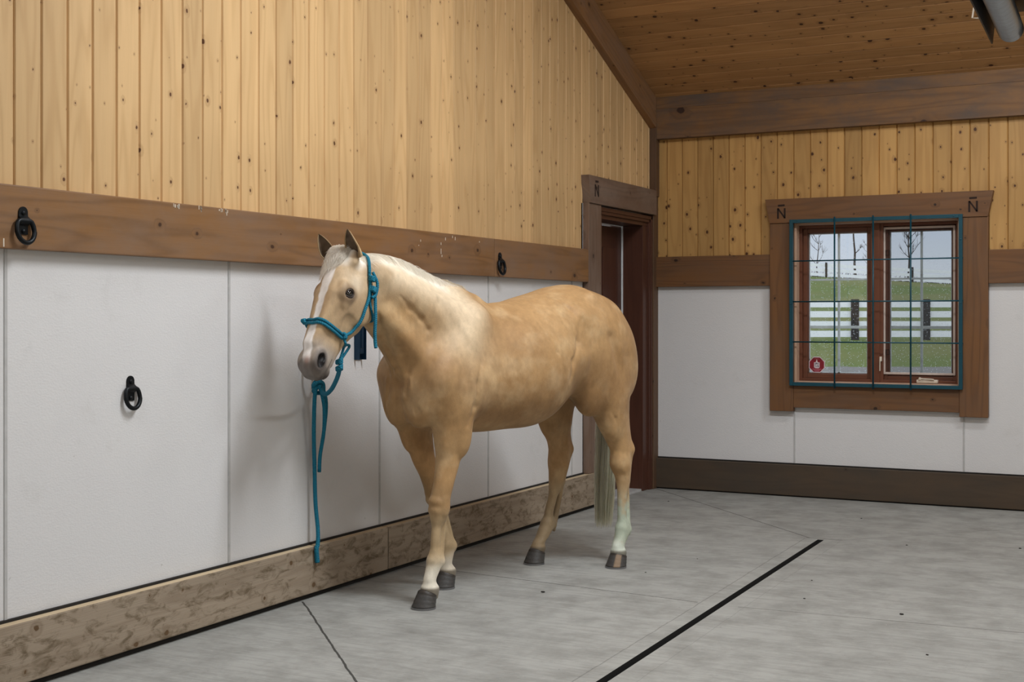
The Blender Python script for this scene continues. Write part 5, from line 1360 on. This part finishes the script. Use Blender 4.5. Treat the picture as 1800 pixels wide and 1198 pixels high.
# ---- hooves and shoes
for (hx, hy, yaw, side_, streak) in HOOVES:
    P = []; nu = 40; rows = 12; Cc = []
    cw, sw = math.cos(math.radians(yaw)), math.sin(math.radians(yaw))
    for i in range(rows):
        v = i / (rows - 1)
        for j in range(nu):
            a = 2 * math.pi * j / nu; ca, sa = math.cos(a), math.sin(a)
            toe = (ca + 1) / 2
            zt = .052 + .036 * toe; z = .009 + (zt - .009) * v
            k = v; fx = (.060 if ca > 0 else .052); ax_ = fx * (1 - k) + .0445 * k; ay_ = .057 * (1 - k) + .0435 * k
            cx_ = .004 * (1 - k) - .022 * k
            rr = 1 + .012 * math.sin(v * 22)
            x = cx_ + ax_ * ca * rr * (1 if v < .97 else .93); y = ay_ * sa * rr * (1 if v < .97 else .93)
            if ca < -.55: x *= .93
            P.append((hx + x * cw - y * sw, hy + x * sw + y * cw, z))
            col = L3(70, 68, 66) * (.75 + .5 * math.sin(v * 9 + j) ** 2 * .4)
            if v > .80: col = L3(52, 47, 42)
            if streak and .42 < a < 1.0 and v < .85: col = L3(134, 112, 88)
            Cc.append(col)
    Fq = [(i * nu + j, i * nu + (j + 1) % nu, (i + 1) * nu + (j + 1) % nu, (i + 1) * nu + j) for i in range(rows - 1) for j in range(nu)]
    # closed sole and a domed top tucked into the pastern
    base_n = len(P)
    for z_, ring in ((.009, 0), (.075, rows - 1)):
        pts = np.array(P[ring * nu:(ring + 1) * nu]); cpt = pts.mean(0); P.append((cpt[0], cpt[1], cpt[2] + (.012 if ring else 0))); Cc.append(L3(52, 47, 42))
        ci_ = len(P) - 1
        for j in range(0, nu, 1):
            q = (ring * nu + j, ring * nu + (j + 1) % nu, ci_, ci_)
            Fq.append(q)
    tri = [f for f in Fq if f[2] == f[3]]; quads = [f for f in Fq if f[2] != f[3]]
    me = bpy.data.meshes.new('hoof'); me.from_pydata(P, [], quads + [f[:3] if f[0] >= nu else f[2::-1] for f in tri])
    me.polygons.foreach_set('use_smooth', [True] * len(me.polygons)); at = me.attributes.new('coat', 'FLOAT_COLOR', 'POINT'); at.data.foreach_set('color', np.concatenate([np.array(Cc), np.ones((len(Cc), 1))], 1).astype(np.float32).ravel())
    ho = link('hoof', me, M['hoof'], horse); ho['label'] = side_
    b = MB(); n_ = 30
    def rim(a, k_): x = .004 + (.0615 if math.cos(a) > 0 else .052) * k_ * math.cos(a); y = .0585 * k_ * math.sin(a); return (hx + x * cw - y * sw, hy + x * sw + y * cw)
    for j in range(n_):
        a0 = -2.55 + 5.1 * j / n_; a1 = -2.55 + 5.1 * (j + 1) / n_
        o0, o1, i0, i1 = rim(a0, 1), rim(a1, 1), rim(a0, .68), rim(a1, .68)
        for q in ([(*o0, .0005), (*o1, .0005), (*o1, .0095), (*o0, .0095)], [(*i1, .0005), (*i0, .0005), (*i0, .0095), (*i1, .0095)], [(*o0, .0095), (*o1, .0095), (*i1, .0095), (*i0, .0095)], [(*i0, .0005), (*i1, .0005), (*o1, .0005), (*o0, .0005)]): b.quad(q)
    b.build('horseshoe', M['shoe'], ho)

# ================================================================ rope halter on the head (points in the head's own frame)
halter = empty('rope_halter', HOME, HRZ)
tag(halter, 'teal rope halter knotted round the palomino horse\'s head', 'halter')
def hp(l, s=1, lift=0): return [tuple(hd(a, n_, w_ * s)) for a, n_, w_ in l]
NOSE = [(.366, .009, 0), (.364, .009, .020), (.364, .007, .037), (.366, -.012, .056), (.371, -.045, .0655), (.374, -.083, .065), (.375, -.115, .060), (.375, -.139, .055)]
full = [(a, n_, -w_) for a, n_, w_ in reversed(NOSE)] + NOSE[1:]
def lifted(P, r, n=6, pull=0):
    P = np.array([list(p) for p in spline(P, n)])
    for it in range(10 if not pull else 30):
        d = fsample(P); g = np.stack([(fsample(P + e) - fsample(P - e)) / .008 for e in np.eye(3) * .004], 1); g /= np.linalg.norm(g, axis=1, keepdims=True) + 1e-6
        P = P + g * np.clip(r - d, -pull, .004)[:, None]
    return [tuple(p) for p in P]
b = MB()
for dt, dn in ((-.008, .001), (.008, 0)):
    b.tube(lifted([tuple(hd(a + dt, n_ + dn, w_)) for a, n_, w_ in full], .0065), .0068, 10)
b.build('noseband', M['rope'], halter, smooth=True)
CH = [(.375, -.139, .055), (.352, -.161, .054), (.326, -.180, .058), (.275, -.186, .081), (.217, -.180, .097), (.155, -.178, .099), (.11, -.168, .098), (.073, -.155, .095), (.05, -.145, .093)]
CR = [(.05, -.145, .093), (.016, -.140, .083), (-.02, -.138, .066), (-.045, -.136, .043), (-.062, -.13, .0)]
for s in (1, -1):
    b = MB(); b.tube(lifted(hp(CH, s), .007), .0072, 10); b.build('cheek_rope', M['rope'], halter, smooth=True)
b = MB(); b.tube(lifted(hp(CR + [(a, n_, -w_) for a, n_, w_ in reversed(CR[:-1])]), .007), .0072, 10); b.build('crown_rope', M['rope'], halter, smooth=True)
def knot(b, c, r, rope, ax=(0, 0, 1), turns=2.4, ph=0):
    ax = Vector(ax).normalized(); u = ax.orthogonal().normalized(); w = ax.cross(u); c = Vector(c); P = []
    for i in range(44):
        a = ph + 2 * math.pi * turns * i / 43; h = (i / 43 - .5) * r * 1.5; q = r * (.85 + .15 * math.sin(3 * a))
        P.append(c + u * math.cos(a) * q + w * math.sin(a) * q * .9 + ax * (h + .3 * r * math.sin(a * 1.0)))
    b.tube(P, rope, 9); b.lathe([(r * .85 * math.sin(math.pi * i / 6), -r * .9 * math.cos(math.pi * i / 6)) for i in range(7)], c, ax, 10)
for s in (1, -1):
    b = MB(); knot(b, hd(.372, -.139, s * .062), .011, .0068, ax=tuple(HN)); b.build('cheek_knot', M['rope'], halter, smooth=True)
b = MB(); knot(b, hd(.364, .012, -.052), .010, .0065, ax=tuple(HL)); b.build('nose_knot', M['rope'], halter, smooth=True)
# fastening knot on the near cheek, with its loose end hanging
b = MB(); knot(b, hd(.070, -.160, .104), .013, .0072, ax=tuple(HA * .9 - HN * .3), turns=3); knot(b, hd(.115, -.182, .110), .012, .0072, ax=tuple(HA), turns=2.6, ph=1)
b.tube(spline(hp([(.04, -.150, .105), (.08, -.185, .118), (.13, -.20, .115), (.155, -.185, .112)]), 6), .0072, 10)
b.build('fastening_knot', M['rope'], halter, smooth=True)
HANG = [(.11, -.190, .104), (.145, -.208, .108), (.19, -.226, .110), (.235, -.246, .110), (.285, -.270, .104), (.33, -.296, .100), (.352, -.307, .103)]
b = MB(); b.tube(spline(hp(HANG), 6), .0082, 10); b.build('loose_end', M['rope'], halter, smooth=True)
b = MB(); b.tube(lifted(hp([(.12, -.185, .100), (.178, -.200, .100), (.224, -.262, .079), (.235, -.29, .045), (.236, -.296, 0), (.235, -.29, -.045), (.224, -.262, -.079), (.178, -.200, -.100), (.12, -.185, -.100)]), .005, 6, .004), .0055, 8); b.build('throat_rope', M['rope'], halter, smooth=True)
W2L = (Matrix.Translation(Vector(HOME)) @ Matrix.Rotation(HRZ, 4, 'Z')).inverted()
def loc(p): return W2L @ Vector(p)
KN = Vector((.431, -4.946, 1.141))
for pts in ([Vector(hd(.380, -.143, .060)), Vector(hd(.40, -.165, .058)), loc((.418, -4.895, 1.212)), loc((.436, -4.938, 1.180)), loc(KN + Vector((0, 0, .016)))],
            [Vector(hd(.372, -.150, -.055)), Vector(hd(.372, -.213, -.025)), loc((.413, -4.843, 1.221)), loc((.430, -4.900, 1.188)), loc(KN + Vector((0, 0, .012)))]):
    b = MB(); b.tube(spline(pts, 8), .0062, 10); b.build('chin_strap', M['rope'], halter, smooth=True)
b = MB(); knot(b, loc(KN + Vector((0, 0, .012))), .0125, .0085, turns=2.5); knot(b, loc(KN - Vector((0, 0, .016))), .0125, .0085, turns=2.2, ph=2); b.build('chin_knot', M['rope'], halter, smooth=True)

# ---- lead rope from the chin knot to the wall ring
lead = empty('lead_rope', (.075, -4.62, 1.02))
def rl_(o): o.matrix_parent_inverse = Matrix.Translation(-Vector(lead.location)); return o
LR = [(.431, -4.946, 1.118), (.378, -4.882, 1.086), (.319, -4.82, 1.050), (.256, -4.761, 1.014), (.189, -4.704, .990), (.125, -4.645, .990), (.085, -4.60, 1.015)]
b = MB(); b.tube(spline(LR, 8), .0105, 12); rl_(b.build('tied_length', M['rope'], lead, smooth=True))
b = MB()
for k_ in range(3):
    P = []
    for i in range(24):
        a = 2 * math.pi * i / 24; P.append((.072 + .018 * math.cos(a), -4.618 + (.016 + .006 * k_) * math.sin(a) + .006 * k_, 1.028 - .012 * k_ + .020 * math.sin(a + k_)))
    b.tube(P, .0095, 10, closed=True)
b.tube(spline([(.066, -4.645, 1.02), (.092, -4.632, 1.04), (.095, -4.60, 1.03), (.088, -4.59, .99), (.07, -4.61, .985)], 6), .0098, 10)
rl_(b.build('quick_release_knot', M['rope'], lead, smooth=True))
ML = [(.080, -4.632, 1.02), (.072, -4.636, .96), (.050, -4.612, .794), (.042, -4.595, .628), (.042, -4.588, .462), (.058, -4.590, .327), (.066, -4.602, .262), (.066, -4.612, .235), (.064, -4.603, .172)]
b = MB(); ps = spline(ML, 10); b.tube(ps, [.0100 + .0022 * max(0, (i - 58) / 22) for i in range(len(ps))], 12); rl_(b.build('long_end', M['rope'], lead, smooth=True))
LA = [(.085, -4.613, 1.03), (.088, -4.578, .985), (.078, -4.550, .915), (.062, -4.548, .790), (.054, -4.566, .681), (.05, -4.568, .601)]
LB = [(.094, -4.629, 1.026), (.10, -4.612, .971), (.092, -4.585, .904), (.078, -4.570, .793), (.066, -4.583, .684), (.062, -4.584, .612)]
for l_ in (LA, LB): b = MB(); b.tube(spline(l_, 10), .0092, 12); rl_(b.build('loop', M['rope'], lead, smooth=True))
tag(lead, 'teal lead rope knotted to the wall ring, its ends hanging down the white panel', 'rope')
